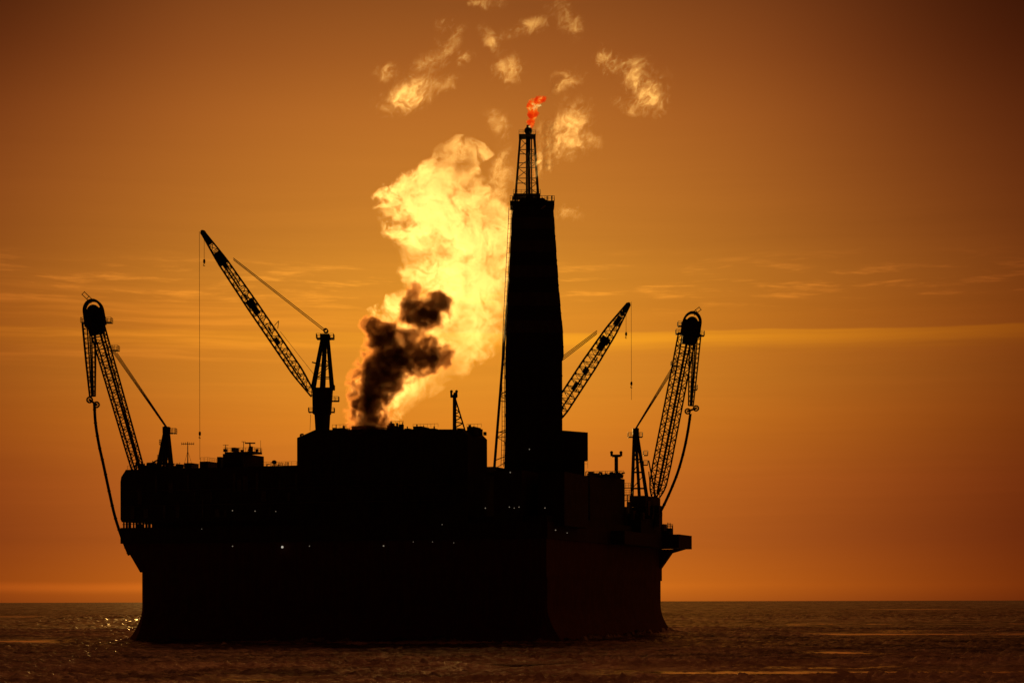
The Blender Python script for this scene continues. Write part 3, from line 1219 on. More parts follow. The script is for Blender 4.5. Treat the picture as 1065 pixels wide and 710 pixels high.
    for i in range(npend):
        o_ = (i - (npend - 1) / 2)
        mb.bar(T + V((0, o_ * 0.4, -o_ * 0.55)), Q + V((0, o_ * 0.3, -o_ * 0.42)), 0.115, 5).cut()
    mb.build_each('pendant_line', M['pendant'], root)
    for h in hooks:
        hook_line(root, at(h[0], h[1], Yc), h[2], h[3], h[0], Yc)
    return root, A, B, ax, sdv, up


Ym = P(u_at(336, 14), 14, 0).y
rM, A, B, ax, sdv, up = deck_crane(Ym, (326, 410), (211.5, 240.5), (339.5, 344.0), (328.5, 343, 448.5, 429.5),
    'tall lattice-boom crane on the big block, boom raised steeply to the left', dict(
        sizes=[(0, 2.2, 1.4), (0.14, 2.6, 3.0), (0.55, 2.6, 3.1), (0.82, 2.2, 2.6), (1, 1.2, 0.9)], bays=26, walk=-0.5,
        lumps=((0.535, 4.2, 1.7), (0.56, 2.0, 2.3), (0.84, 3.6, 2.2), (0.80, 2.2, 1.3), (0.33, 1.6, 1.4))), 2, (243.5, 268.5), -1,
    [(430, 326.3, 344.2), (403, 325.8, 346.3), (350, 336.3, 341.5)], [(208.2, 240, 477, 450), (213.2, 246, 274, 271)], 4.2)
mb = MB()
for px, py, wpx in ((346.5, 417, 7.5), (344.5, 428.5, 4.8), (323.4, 428.5, 4.5), (346, 405, 3.5)):
    p0 = at(px, py, Ym)
    ww = wpx / F * Ym
    x0 = -0.3 if px > 336 else -0.5
    pts = [p0 + V((x, y, 0)) for x, y in ((x0, -1.5), (x0 + ww, -1.5), (x0 + ww, 1.5), (x0, 1.5))]
    mb = MB()
    mb.hexa(pts + [p + V((0, 0, 0.2)) for p in pts])
    o = mb.build('service_platform', M['steel'], rM)
    mb = MB()
    rail(mb, [p + V((0, 0, 0.2)) for p in pts + pts[:1]], 1.1, 0.9, 0.06)
    mb.build('railing', M['steel'], o)
for a, b_, r in (((325, 376), (332, 378), 0.2), ((286, 338), (290.5, 333), 0.1), ((290.5, 333), (289.5, 341), 0.1)):
    mb = MB()
    mb.bar(at(*a, Ym), at(*b_, Ym), r, 5)
    mb.build('davit', M['steel'], rM)
for a, b_ in (((292, 344), (328, 390)), ((323.5, 430), (322.8, 447))):
    mb = MB()
    mb.bar(at(*a, Ym), at(*b_, Ym), 0.055, 5)
    mb.build('guy_wire', M['cable'], rM)

Y2 = P(u_at(577, 62), 62, 0).y
r2, A, B, ax, sdv, up = deck_crane(Y2, (572, 442), (654.5, 316.5), (572, 383), (563, 580, 490, 452),
    'deck crane half hidden behind the derrick with boom reaching up to the right', dict(
        sizes=[(0, 2.2, 1.6), (0.12, 3.0, 4.4), (0.5, 3.0, 4.3), (0.78, 2.6, 3.4), (1, 1.2, 1.0)], bays=20, walk=0.3,
        lumps=((0.66, 3.2, 2.0), (0.70, 2.0, 2.8), (0.45, 1.8, 1.3), (0.32, 2.5, 1.2), (0.86, 3.0, 1.5))), 3, (621.5, 345.5), 1,
    [(452, 561, 582), (428, 561, 583), (388, 569, 575)], [(651.8, 321, 350, 347.5), (657.2, 314, 416, 399)], 4.2)


# ------------------------------------------------------------------ the two cargo-loading cranes at the platform's ends
def loading_crane(sg, Yc, X, label, hose_label, hose, group):
    """sg: -1 boom leans left, 1 leans right; X: dict of pixel positions"""
    root = thing('loading_crane', label, 'crane', at(*X['base'], Yc), group)
    k = Yc / F
    # tower
    mb = MB()
    tl, tr = X['tower_bottom']
    ap = X['apex']
    bot = X['tower_py']
    for d in (-2.2, 2.2):
        A1, A2 = at(tl, bot, Yc) + V((0, d, 0)), at(tr, bot, Yc) + V((0, d, 0))
        T1, T2 = at(ap[0] - 1.5, ap[1] + 5, Yc) + V((0, d * 0.5, 0)), at(ap[0] + 1.5, ap[1] + 5, Yc) + V((0, d * 0.5, 0))
        mb.bar(A1, T1, 0.42, 6)
        mb.bar(A2, T2, 0.42, 6)
        mb.bar((A1 + A2) / 2, (T1 + T2) / 2, 0.36, 6)
        for t in (0.15, 0.4, 0.6, 0.8):
            mb.bar(A1.lerp(T1, t), A2.lerp(T2, t), 0.16, 5)
            mb.bar(A1.lerp(T1, t), A2.lerp(T2, min(1, t + 0.2)), 0.12, 5)
    mb.build('tower_frame', M['steel'], root)
    mb = MB()
    c = at(ap[0], ap[1] + 3, Yc)
    mb.box(c, 1.9, 2.6, 1.9)
    for d in (-0.9, -0.3, 0.3, 0.9):
        mb.ring(at(ap[0] + sg * 1.0, ap[1] + 1, Yc) + V((0, d, 0)), 0.5, 0.16, (0, 1, 0), 10, 5)
    mb.build('sheave_block', M['steel'], root)
    mb = MB()
    for (px0, px1, py) in X['decks']:
        p0, p1 = at(px0, py, Yc), at(px1, py, Yc)
        pts = [p0 + V((0, -1.6, 0)), p1 + V((0, -1.6, 0)), p1 + V((0, 1.6, 0)), p0 + V((0, 1.6, 0))]
        mb = MB()
        mb.hexa(pts + [p + V((0, 0, 0.18)) for p in pts])
        o = mb.build('service_platform', M['steel'], root)
        mb = MB()
        rail(mb, [p + V((0, 0, 0.18)) for p in pts + pts[:1]], 1.3, 0.8, 0.06)
        mb.build('railing', M['steel'], o)
    # boom: a deep lattice slewed out of the picture plane so both trusses show
    mb = MB()
    A, B = at(*X['foot'], Yc), at(*X['head'], Yc) + V((0, -5.0, 0))
    ax, sdv, up = lattice(mb, A, B, (sg * 0.55, 1, 0), X['sizes'], 25, 0.26, 0.13)
    mb.build('boom', M['steel'], root)
    # service pipes up the boom
    mb = MB()
    for e in (-0.5, 0.35):
        mb.tube([A.lerp(B, t) + sdv * e + up * 0.4 for t in (0.02, 0.35, 0.7, 1.0)], 0.2, 6).cut()
    mb.build_each('boom_pipe', M['hose'], root)
    mb = MB()
    p0, p1 = at(*X['foot'], Yc), at(*X['strut'], Yc)
    mb.bar(p0 + V((0, -1, 0.3)), p1, 0.2, 5)
    mb.bar(p0 + V((0, 1, 0.3)), p1, 0.2, 5)
    mb.bar(p0 + V((-sg * 1.4, 0, 0.3)), p1 + V((0, 0, -3.4)), 0.16, 5)
    mb.build('boom_strut', M['steel'], root)
    # head: hooded sheave frame
    hx, hy = X['hood']
    H = at(hx, hy, Yc) + V((0, -5.0, 0))
    R = X['hood_r'] * k
    mb = MB()
    dirn = V((sg * 0.16, 0, 1)).normalized()
    sx = V((1, 0, -sg * 0.16)).normalized()
    pts = []
    for d in (-1.1, 1.1):
        arc = []
        for i in range(15):
            t = math.pi * i / 14
            arc.append(H + sx * (math.cos(t) * R) + dirn * (math.sin(t) * R * 1.25) + V((0, d, 0)))
        arc = [H + sx * R * 1.02 - dirn * R * 1.6 + V((0, d, 0))] + arc + [H - sx * R * 1.05 - dirn * R * 1.6 + V((0, d, 0))]
        for a_, b_ in zip(arc[:-1], arc[1:]):
            mb.bar(a_, b_, 0.34, 6)
        pts.append(arc)
    for a_, b_ in zip(*pts):
        mb.bar(a_, b_, 0.16, 5)
    mb.build('head_hood', M['steel'], root)
    mb = MB()
    for d in (-0.7, 0, 0.7):
        mb.ring(H + dirn * R * 0.05 + V((0, d, 0)), R * 0.62, 0.22, (0, 1, 0), 16, 5)
        mb.bar(H + dirn * R * 0.05 + V((0, d - .12, 0)), H + dirn * R * 0.05 + V((0, d + .12, 0)), R * 0.55, 16)
    mb.build('head_sheave', M['steel'], root)
    mb = MB()
    q = []
    for e, wd_ in ((-2.6, 0.82), (0.30, 0.93)):
        for a_, d in ((-1, -1), (1, -1), (1, 1), (-1, 1)):
            q.append(H + dirn * R * e + sx * (a_ * R * wd_) + V((0, d * 0.95, 0)))
    mb.hexa(q)
    mb.build('head_housing', M['steel'], root)
    mb = MB()
    fx, fy = X['aerial']
    p0, p1 = at(hx + sg * 1.0, hy - X['hood_r'] * 1.05, Yc) + V((0, -5, 0)), at(fx, fy, Yc) + V((0, -5, 0))
    ad = (p1 - p0).normalized()
    s_ = V((ad.z, 0, -ad.x)) * 0.5
    mb.bar(p0 - s_, p1 - s_, 0.11, 5)
    mb.bar(p0 + s_, p1 + s_, 0.11, 5)
    for t in (0.5, 1.0):
        mb.bar(p0.lerp(p1, t) - s_ * 1.3, p0.lerp(p1, t) + s_ * 1.3, 0.1, 5)
    mb.build('aerial_frame', M['steel'], root)
    # hanging hose carrier
    mb = MB()
    T0, T1 = at(*X['hang_top'], Yc) + V((0, -5, 0)), at(*X['hang_bot'], Yc) + V((0, -5, 0))
    lattice(mb, T0, T1, (0, 1, 0), [(0, 1.6, X['hang_w'] * k), (0.55, 1.4, X['hang_w'] * 0.72 * k), (1, 1.0, X['hang_w'] * 0.42 * k)], 15, 0.17, 0.08)
    for e in (-0.5, 0.15, 0.7):
        mb.tube([T0.lerp(T1, t) + V((e * (1 - 0.6 * t), 0.1 * e, 0)) for t in (0, 0.4, 1.0)], 0.2, 6)
    mb.build('hose_carrier', M['steel'], root)
    mb = MB()
    for wx, wy in X['wheels']:
        c = at(wx, wy, Yc) + V((0, -5, 0))
        mb.ring(c, 0.78, 0.24, (0.1 * sg, 1, 0), 18, 6)
        mb.bar(c + V((0, -.2, 0)), c + V((0, .2, 0)), 0.3, 8)
        for j in range(4):
            t = math.pi * j / 4 + 0.3
            d_ = V((math.cos(t), 0, math.sin(t))) * 0.75
            mb.bar(c - d_, c + d_, 0.08, 4)
        mb.cut()
    mb.build_each('hose_wheel', M['steel'], root)
    mb = MB()
    mb.bar(at(*X['wheels'][0], Yc) + V((0, -5, 0)), at(*X['wheels'][1], Yc) + V((0, -5, 0)), 0.3, 6)
    mb.build('wheel_axle', M['steel'], root)
    # pendants
    mb = MB()
    T, Q = at(ap[0], ap[1], Yc), at(*X['pend'], Yc) + V((0, -3.6, 0))
    for i in range(4):
        o_ = i - 1.5
        mb.bar(T + V((-o_ * 0.2 * sg, o_ * 0.35, -o_ * 0.12)), Q + V((-o_ * 0.56 * sg, o_ * 0.3, -o_ * 0.34)), 0.10, 5).cut()
    mb.build_each('pendant_line', M['pendant'], root)
    # the hose itself hangs from the carrier
    mb = MB()
    pts = [at(px, py, Yc) + V((0, -5 + 5 * t, 0)) for (px, py), t in zip(hose, np.linspace(0, 1, len(hose)))]
    sm = []
    for i in range(len(pts) - 1):
        p0, p1, p2, p3 = pts[max(i - 1, 0)], pts[i], pts[i + 1], pts[min(i + 2, len(pts) - 1)]
        for j in range(5):
            t = j / 5
            sm.append(0.5 * ((2 * p1) + (p2 - p0) * t + (2 * p0 - 5 * p1 + 4 * p2 - p3) * t * t + (3 * p1 - p0 - 3 * p2 + p3) * t ** 3))
    sm.append(pts[-1])
    mb.tube(sm, 0.42, 8)
    for i in range(2, len(sm) - 1, 3):
        d = (sm[i + 1] - sm[i]).normalized()
        mb.bar(sm[i] - d * 0.14, sm[i] + d * 0.14, 0.52, 8)
    h = mb.build('loading_hose', M['hose'], None, True)
    tag(h, hose_label, 'hose', 'cargo loading hoses')
    return root


YL = P(u_at(165, 12), 12, 0).y
loading_crane(-1, YL, dict(base=(170, 487), tower_bottom=(165, 178.5), tower_py=487, apex=(173.6, 443.5),
    decks=[(172, 183.6, 450), (165, 169, 478), (167, 170.5, 462), (85.5, 91, 335), (111, 117, 335), (117.5, 124, 364), (93, 95.5, 395)],
    foot=(144.5, 489.5), head=(102.5, 332), sizes=[(0, 2.8, 2.7), (0.15, 2.9, 2.9), (0.75, 2.9, 3.4), (1, 2.5, 3.8)], strut=(166.5, 476),
    hood=(101.7, 325.5), hood_r=9.3, aerial=(91, 306.5), hang_top=(96.8, 338), hang_bot=(100.3, 413), hang_w=13.0,
    wheels=[(97.5, 416.5), (104.5, 421.5)], pend=(121.5, 365.5)),
    'loading crane at the left end with boom leaning left, hooded head and hanging hose carrier',
    'thick black loading hose hanging from the left crane down to the deck edge',
    [(102.3, 420), (103, 440), (106, 462), (110, 482), (115.5, 510), (120.5, 534), (126, 553), (131.5, 568), (134.5, 576)], 'cargo loading cranes')

YR = P(u_at(668, 100), 100, 0).y
loading_crane(1, YR, dict(base=(667, 518), tower_bottom=(657.5, 673), tower_py=518, apex=(661.5, 446),
    decks=[(653.5, 668.5, 455), (669.5, 674, 474), (669.5, 674, 484), (703.5, 709.5, 348), (705.5, 709.5, 340), (725.5, 733, 350), (698.5, 704.5, 381), (721, 725.5, 406)],
    foot=(682, 517), head=(714, 350), sizes=[(0, 2.2, 1.7), (0.06, 3.4, 4.0), (0.2, 3.5, 4.5), (0.75, 3.5, 4.3), (1, 3.0, 4.6)], strut=(675, 479),
    hood=(718.8, 338.5), hood_r=8.7, aerial=(727.3, 323.5), hang_top=(722.3, 350), hang_bot=(717.5, 424), hang_w=11.5,
    wheels=[(714.2, 429.5), (722.8, 426.5)], pend=(700.5, 383)),
    'loading crane at the right end with boom leaning right above the overhanging deck',
    'thick black loading hose sagging from the right crane to the deck',
    [(717, 432), (714.5, 450), (710.5, 470), (705, 490), (699, 506), (692, 522), (685.5, 535), (680.5, 544.5), (679, 549)], 'cargo loading cranes')

# ------------------------------------------------------------------ small masts
# floodlight lattice mast on the block roof
Yq = P(u_at(475, 12), 12, 0).y
t_ = thing('lattice_mast', 'small braced lattice mast with forked top on the roof of the big block', 'mast', at(476, 452, Yq))
mb = MB()
for d in (-0.8, 0.8):
    a0, a1 = at(472.2, 452, Yq) + V((0, d, 0)), at(472.4, 410, Yq) + V((0, d * .4, 0))
    b0, b1 = at(485.4, 452, Yq) + V((0, d, 0)), at(474.6, 416, Yq) + V((0, d * .4, 0))
    mb.bar(a0, a1, 0.26, 6)
    mb.bar(b0, b1, 0.2, 6)
    for i in range(6):
        t0, t1 = i / 6, (i + 1) / 6
        mb.bar(a0.lerp(a1, t0), b0.lerp(b1, t1), 0.11, 5)
        mb.bar(a0.lerp(a1, t1), b0.lerp(b1, t1), 0.11, 5)
mb.bar(at(473.6, 452, Yq), at(473.6, 408, Yq), 0.42, 8)
mb.build('mast_frame', M['steel'], t_)
mb = MB()
mb.box(at(472.6, 412, Yq), 1.9, 1.2, 0.6)
for px in (470, 475.3):
    mb.bar(at(px, 412.5, Yq), at(px - 0.2, 406.8, Yq), 0.3, 6)
    mb.ball(at(px, 406.8, Yq), 0.42, 8)
mb.build('fork_head', M['steel'], t_)

Yp = P(u_at(641, 78), 78, 0).y
t_ = thing('vent_mast', 'short thick pole with two-armed top standing right of the derrick', 'mast', at(641.3, 496, Yp))
mb = MB()
mb.bar(at(641.3, 496.5, Yp), at(641.3, 474, Yp), 0.55, 10)
mb.build('pole', M['steel'], t_)
mb = MB()
mb.bar(at(636.6, 474, Yp), at(646, 474, Yp), 0.42, 8)
for px in (636.4, 646.2):
    mb.bar(at(px, 474.4, Yp), at(px, 470.8, Yp), 0.42, 8)
    mb.ball(at(px, 470.6, Yp), 0.5, 8)
mb.build('crossarm', M['steel'], t_)
mb = MB()
mb.bar(at(642.5, 495, Yp), at(642.5, 475, Yp), 0.1, 5)
for i in range(10):
    mb.bar(at(641.2, 494 - i * 2, Yp), at(642.5, 494 - i * 2, Yp), 0.08, 4)
mb.build('ladder', M['steel'], t_)

Ya = P(u_at(195, 10), 10, 0).y
t_ = thing('radio_antenna', 'thin radio antenna mast with comb crossbar standing between left crane and wheelhouse', 'antenna', at(195.6, 483, Ya))
mb = MB()
mb.bar(at(195.6, 486, Ya), at(195.6, 458.5, Ya), 0.17, 6, 0.11)
mb.build('pole', M['steel'], t_)
mb = MB()
mb.bar(at(189, 460.6, Ya), at(202.3, 460.6, Ya), 0.1, 5)
for i in range(7):
    px = 189.3 + i * 2.1
    mb.bar(at(px, 461.8, Ya), at(px, 459, Ya), 0.08, 4)
mb.build('crossbar', M['steel'], t_)
mb = MB()
mb.bar(at(195.6, 468, Ya), at(191, 485, Ya), 0.05, 4).cut()
mb.bar(at(195.6, 468, Ya), at(201, 485, Ya), 0.05, 4).cut()
mb.build_each('guy_wire', M['cable'], t_)

Yd = P(u_at(285, 9), 9, 0).y
t_ = thing('satellite_dome', 'round satellite dome on a short stem right of the wheelhouse', 'antenna dome', at(285.5, 489, Yd))
mb = MB()
mb.bar(at(285.5, 490, Yd), at(285.5, 481.5, Yd), 0.2, 8)
mb.build('stem', M['steel'], t_)
mb = MB()
mb.ball(at(285.5, 479.8, Yd), 0.72, 14, 0.8)
mb.build('dome', M['steel'], t_, True)

Yw = P(u_at(258, 9), 9, 0).y
zt0 = 469.3
t_ = thing('radar_mast', 'radar mast with long scanner bar on the wheelhouse roof', 'mast', at(260.3, zt0, Yw))
mb = MB()
mb.bar(at(260.3, zt0, Yw), at(260.3, 459.2, Yw), 0.22, 6)
mb.bar(at(262.6, zt0, Yw), at(260.5, 461.5, Yw), 0.12, 5)
mb.bar(at(257.8, zt0, Yw), at(260.1, 463, Yw), 0.12, 5)
mb.build('pole', M['steel'], t_)
mb = MB()
mb.box(at(260.5, 460.0, Yw), 2.9, 0.3, 0.35)
mb.bar(at(251.6, 458.4, Yw), at(256, 458.6, Yw), 0.09, 4)
mb.bar(at(253.6, 458.4, Yw), at(253.8, zt0, Yw), 0.09, 5)
mb.build('scanner', M['steel'], t_)
t_ = thing('whip_antenna', 'thin bare whip antenna at the right edge of the wheelhouse roof', 'antenna', at(271.6, zt0, Yw))
mb = MB()
mb.bar(at(271.6, zt0, Yw), at(271.4, 457, Yw), 0.07, 5, 0.04)
mb.build('whip', M['steel'], t_)
mb = MB()
mb.bar(at(271.6, zt0 + 0.6, Yw), at(271.6, zt0 - 1.5, Yw), 0.16, 6)
mb.build('socket', M['steel'], t_)
t_ = thing('whip_aerial', 'short aerial with small crossbar at the left of the wheelhouse roof', 'antenna', at(235, zt0, Yw))
mb = MB()
mb.bar(at(235, zt0, Yw), at(235, 461.5, Yw), 0.1, 5)
mb.build('pole', M['steel'], t_)
mb = MB()
mb.bar(at(232.2, 462, Yw), at(238, 462, Yw), 0.08, 4)
mb.bar(at(233, 464.5, Yw), at(237, 464.5, Yw), 0.08, 4)
mb.build('crossbar', M['steel'], t_)


# ------------------------------------------------------------------ steam, shaded steam, flame (real volumes)
def plume(name, label, cat, Yc, edges, ry, mat_fn, lump=0.05):
    """edges: (py, left px, right px) from the base up; closed envelope around a volume"""
    pyb, pyt = edges[0][0], edges[-1][0]
    k = Yc / F
    base = at(edges[0][1] * .5 + edges[0][2] * .5, pyb, Yc)
    L = []
    for py, l, r in edges:
        z = max(0.0, ((HOR - py) * k - (base.z - CAMH)) / (1 + ry.lean * (HOR - py) / F))
        ye = Yc - ry.lean * z
        L.append((z, (l - 532.5) / F * ye - base.x, (r - 532.5) / F * ye - base.x))
    H = L[-1][0]
    rings, seg = 56, 28
    zs_ = np.array([a for a, _, _ in L])
    ls = np.array([b for _, b, _ in L])
    rs_ = np.array([c for _, _, c in L])
    vs, fs = [], []
    for i in range(rings + 1):
        z = H * i / rings
        l, r = np.interp(z, zs_, ls), np.interp(z, zs_, rs_)
        hw = (r - l) / 2 * 1.04
        cx = (l + r) / 2
        for j in range(seg):
            t = 2 * math.pi * j / seg
            q = 1 + lump * math.sin(3 * t + z * 0.9) * math.sin(z * 0.55 + 2 * t) + lump * 0.5 * math.sin(5 * t - z * 1.7)
            yy = ry(z / H, hw) * 1.04
            vs.append(V((cx + math.cos(t) * hw * q, math.sin(t) * yy * q - ry.lean * z, z)))
    for i in range(rings):
        for j in range(seg):
            fs.append((i * seg + j, i * seg + (j + 1) % seg, (i + 1) * seg + (j + 1) % seg, (i + 1) * seg + j))
    fs += [tuple(reversed(range(seg))), tuple(range(rings * seg, rings * seg + seg))]
    me = bpy.data.meshes.new(name)
    me.from_pydata(vs, [], fs)
    for p in me.polygons:
        p.use_smooth = True
    me.update()
    o = bpy.data.objects.new(name, me)
    COL.objects.link(o)
    o.location = base
    tag(o, label, cat)
    me.materials.append(mat_fn(H, L, ry))
    return o


def plume_mat(name, color, aniso, dens_curve, dens, warp_amp, n_scale, K, bias, gain, seed, side=None, step=1.0, holes=0.0):
    def fn(H, L, ry):
        m, nt, out = new_mat(name)
        p = nt.n('ShaderNodeTexCoord').outputs['Object']
        ps = nt.v('ADD', p, (seed, seed * 0.7, -seed * 0.4))
        wn = nt.noise(ps, 0.09, 2, 0.5, out='Color')
        wv = nt.v('SCALE', nt.v('SUBTRACT', wn, (0.5, 0.5, 0.5)), scale=warp_amp)
        wn2 = nt.noise(ps, 0.26, 2, 0.55, out='Color')
        q = nt.v('ADD', nt.v('ADD', p, wv), nt.v('SCALE', nt.v('SUBTRACT', wn2, (0.5, 0.5, 0.5)), scale=warp_amp * 0.4))
        x, y, z = nt.sep(q)
        zn = nt.m('DIVIDE', z, H, clamp=True)
        xs = [a for _, a, b in L] + [b for _, a, b in L]
        x0, x1 = min(xs), max(xs)
        sp = x1 - x0
        cl = nt.curve(zn, [(a / H, (l - x0) / sp) for a, l, r in L])
        cr = nt.curve(zn, [(a / H, (r - x0) / sp) for a, l, r in L])
        xn = nt.m('DIVIDE', nt.m('SUBTRACT', x, x0), sp)
        mid_ = nt.m('MULTIPLY', nt.m('ADD', cl, cr), 0.5)
        hw = nt.m('MULTIPLY', nt.m('SUBTRACT', cr, cl), 0.5)
        u = nt.m('DIVIDE', nt.m('SUBTRACT', xn, mid_), nt.m('MAXIMUM', hw, 0.001))
        dep = nt.m('MULTIPLY', hw, sp * ry.ratio)
        wv_ = nt.m('DIVIDE', nt.m('MULTIPLY_ADD', z, ry.lean, y), nt.m('MAXIMUM', nt.m('MINIMUM', dep, ry.cap), 0.3))
        f = nt.m('SUBTRACT', 1.0, nt.m('ADD', nt.m('MULTIPLY', u, u), nt.m('MULTIPLY', wv_, wv_)))
        # fade at top and bottom
        ps2 = nt.v('ADD', q, (seed * 1.3, 4.0, seed))
        n = nt.noise(ps2, n_scale, 8, 0.66, 0.5)
        d = nt.m('ADD', nt.m('MULTIPLY', f, 1.0), nt.m('MULTIPLY', nt.m('SUBTRACT', n, 0.5), K))
        d = nt.m('MULTIPLY', nt.m('SUBTRACT', d, bias), gain, clamp=True)
        d = nt.m('MULTIPLY', d, nt.smooth(f, 0.0, 0.14))
        d = nt.m('MULTIPLY', d, nt.m('MULTIPLY', nt.curve(zn, dens_curve), dens))
        if side:
            d = nt.m('MULTIPLY', d, nt.curve(nt.m('MULTIPLY_ADD', u, 0.5, 0.5, clamp=True), side))
        if holes:
            big_ = nt.noise(nt.v('ADD', q, (seed, 9.0, 2.0)), 0.10, 3, 0.55, 0.4)
            d = nt.m('MULTIPLY', d, nt.smooth(big_, 0.40, 0.58, 1.0 - holes, 1.0))
        pv = nt.n('ShaderNodeVolumePrincipled')
        pv.inputs['Color'].default_value = (*color, 1)
        pv.inputs['Anisotropy'].default_value = aniso
        nt.link(d, pv.inputs['Density'])
        nt.link(pv.outputs[0], out.inputs['Volume'])
        m.cycles.volume_step_rate = step
        return m
    return fn


class RY:
    def __init__(s, ratio, cap, lean=0.0):
        s.ratio, s.cap, s.lean = ratio, cap, lean

    def __call__(s, t, hw):
        return max(0.3, min(hw * s.ratio, s.cap))


YS = P(u_at(383, 8), 8, 0).y - 1.0
E_STEAM = [(446, 366, 404), (432, 362, 428), (418, 364, 442), (400, 367, 474), (380, 373, 496), (366, 378, 518), (345, 376, 536), (326, 376, 545), (312, 398, 552), (300, 414, 556), (275, 418, 560),
           (250, 402, 560), (225, 392, 554), (205, 385, 520), (190, 400, 505), (175, 424, 502), (162, 444, 514), (153, 454, 514), (146, 464, 498), (140, 472, 488)]
plume('steam_plume', 'bright backlit cloud of steam billowing up from the big block beside the derrick', 'steam', YS, E_STEAM, RY(0.36, 6.5, -0.28),
      plume_mat('steam_volume', (0.98, 0.96, 0.92), 0.74, [(0, 1.0), (0.1, 0.8), (0.3, 0.6), (0.5, 0.85), (0.75, 1.0), (0.92, 0.9), (1, 0.5)], 0.15, 11.0, 0.23, 8.0, 0.26, 3.2, 3.0,
                [(0, 1.0), (0.45, 1.0), (0.62, 0.66), (0.8, 0.6), (1, 1.0)], 0.42, 0.78))


def lobed(name, label, cat, Yc, base_px, lobes, mat_fn, lean):
    """a billowing volume of overlapping lobes (px, py, rx, rz in pixels of the photograph, measured at depth Yc)"""
    k = Yc / F
    base = at(*base_px, Yc)
    mb = MB()
    L = []
    for px, py, rx, rz in lobes:
        c = at(px, py, Yc) - base
        c.y -= lean * c.z
        rx, rz = rx * 1.42, rz * 1.42
        r = V((rx * k, min(rx, rz) * 0.8 * k, rz * k))
        L.append((c, r))
        n0 = len(mb.v)
        mb.ball((0, 0, 0), 1.0, 16)
        for i in range(n0, len(mb.v)):
            p = mb.v[i]
            q = 1.16 + 0.06 * math.sin(4 * p.x + 5 * p.z + px)
            mb.v[i] = c + V((p.x * r.x, p.y * r.y, p.z * r.z)) * q
    o = mb.build(name, mat_fn(L), None, True)
    o.location = base
    md = o.modifiers.new('union', 'REMESH')
    md.mode = 'VOXEL'
    md.voxel_size = 0.7
    tag(o, label, cat)
    return o


def lobed_mat(name, color, aniso, dens, warp, n_scale, K, bias, gain, seed, step):
    def fn(L):
        m, nt, out = new_mat(name)
        p = nt.n('ShaderNodeTexCoord').outputs['Object']
        ps = nt.v('ADD', p, (seed, seed * 0.7, -seed * 0.4))
        w1 = nt.noise(ps, 0.16, 3, 0.55, out='Color')
        q = nt.v('ADD', p, nt.v('SCALE', nt.v('SUBTRACT', w1, (0.5, 0.5, 0.5)), scale=warp))
        f = None
        for c, r in L:
            g = nt.v('LENGTH', nt.v('DIVIDE', nt.v('SUBTRACT', q, tuple(c)), tuple(r)))
            g = nt.m('SUBTRACT', 1.0, g)
            f = g if f is None else nt.m('SMOOTH_MAX', f, g, 0.22)
        n = nt.noise(ps, n_scale, 8, 0.64, 0.4)
        d = nt.m('ADD', f, nt.m('MULTIPLY', nt.m('SUBTRACT', n, 0.5), K))
        d = nt.m('MULTIPLY', nt.m('SUBTRACT', d, bias), gain, clamp=True)
        d = nt.m('MULTIPLY', nt.m('MULTIPLY', d, nt.smooth(f, -0.14, 0.08)), dens)
        pv = nt.n('ShaderNodeVolumePrincipled')
        pv.inputs['Color'].default_value = (*color, 1)
        pv.inputs['Anisotropy'].default_value = aniso
        nt.link(d, pv.inputs['Density'])
        nt.link(pv.outputs[0], out.inputs['Volume'])
        m.cycles.volume_step_rate = step
        return m
    return fn


lobed('shaded_steam_plume', 'dark brown billowing shaded steam rising from the big block into the bright steam', 'smoke', YS - 6.5, (383, 449),
      [(383, 440, 17, 13), (384, 426, 17, 14), (387, 409, 18, 16), (396, 391, 22, 17), (411, 374, 27, 18), (437, 370, 26, 14), (458, 373, 13, 9),
       (400, 353, 17, 15), (386, 337, 10, 9), (441, 327, 21, 14), (456, 318, 14, 10), (433, 303, 6, 12), (426, 350, 12, 9)],
      lobed_mat('shade_tinted_steam', (0.36, 0.18, 0.09), 0.74, 1.1, 6.0, 0.30, 2.5, 0.06, 3.2, 11.0, 0.4), 0.05)  # thick steam in its own shade: the darkness is put into the volume colour


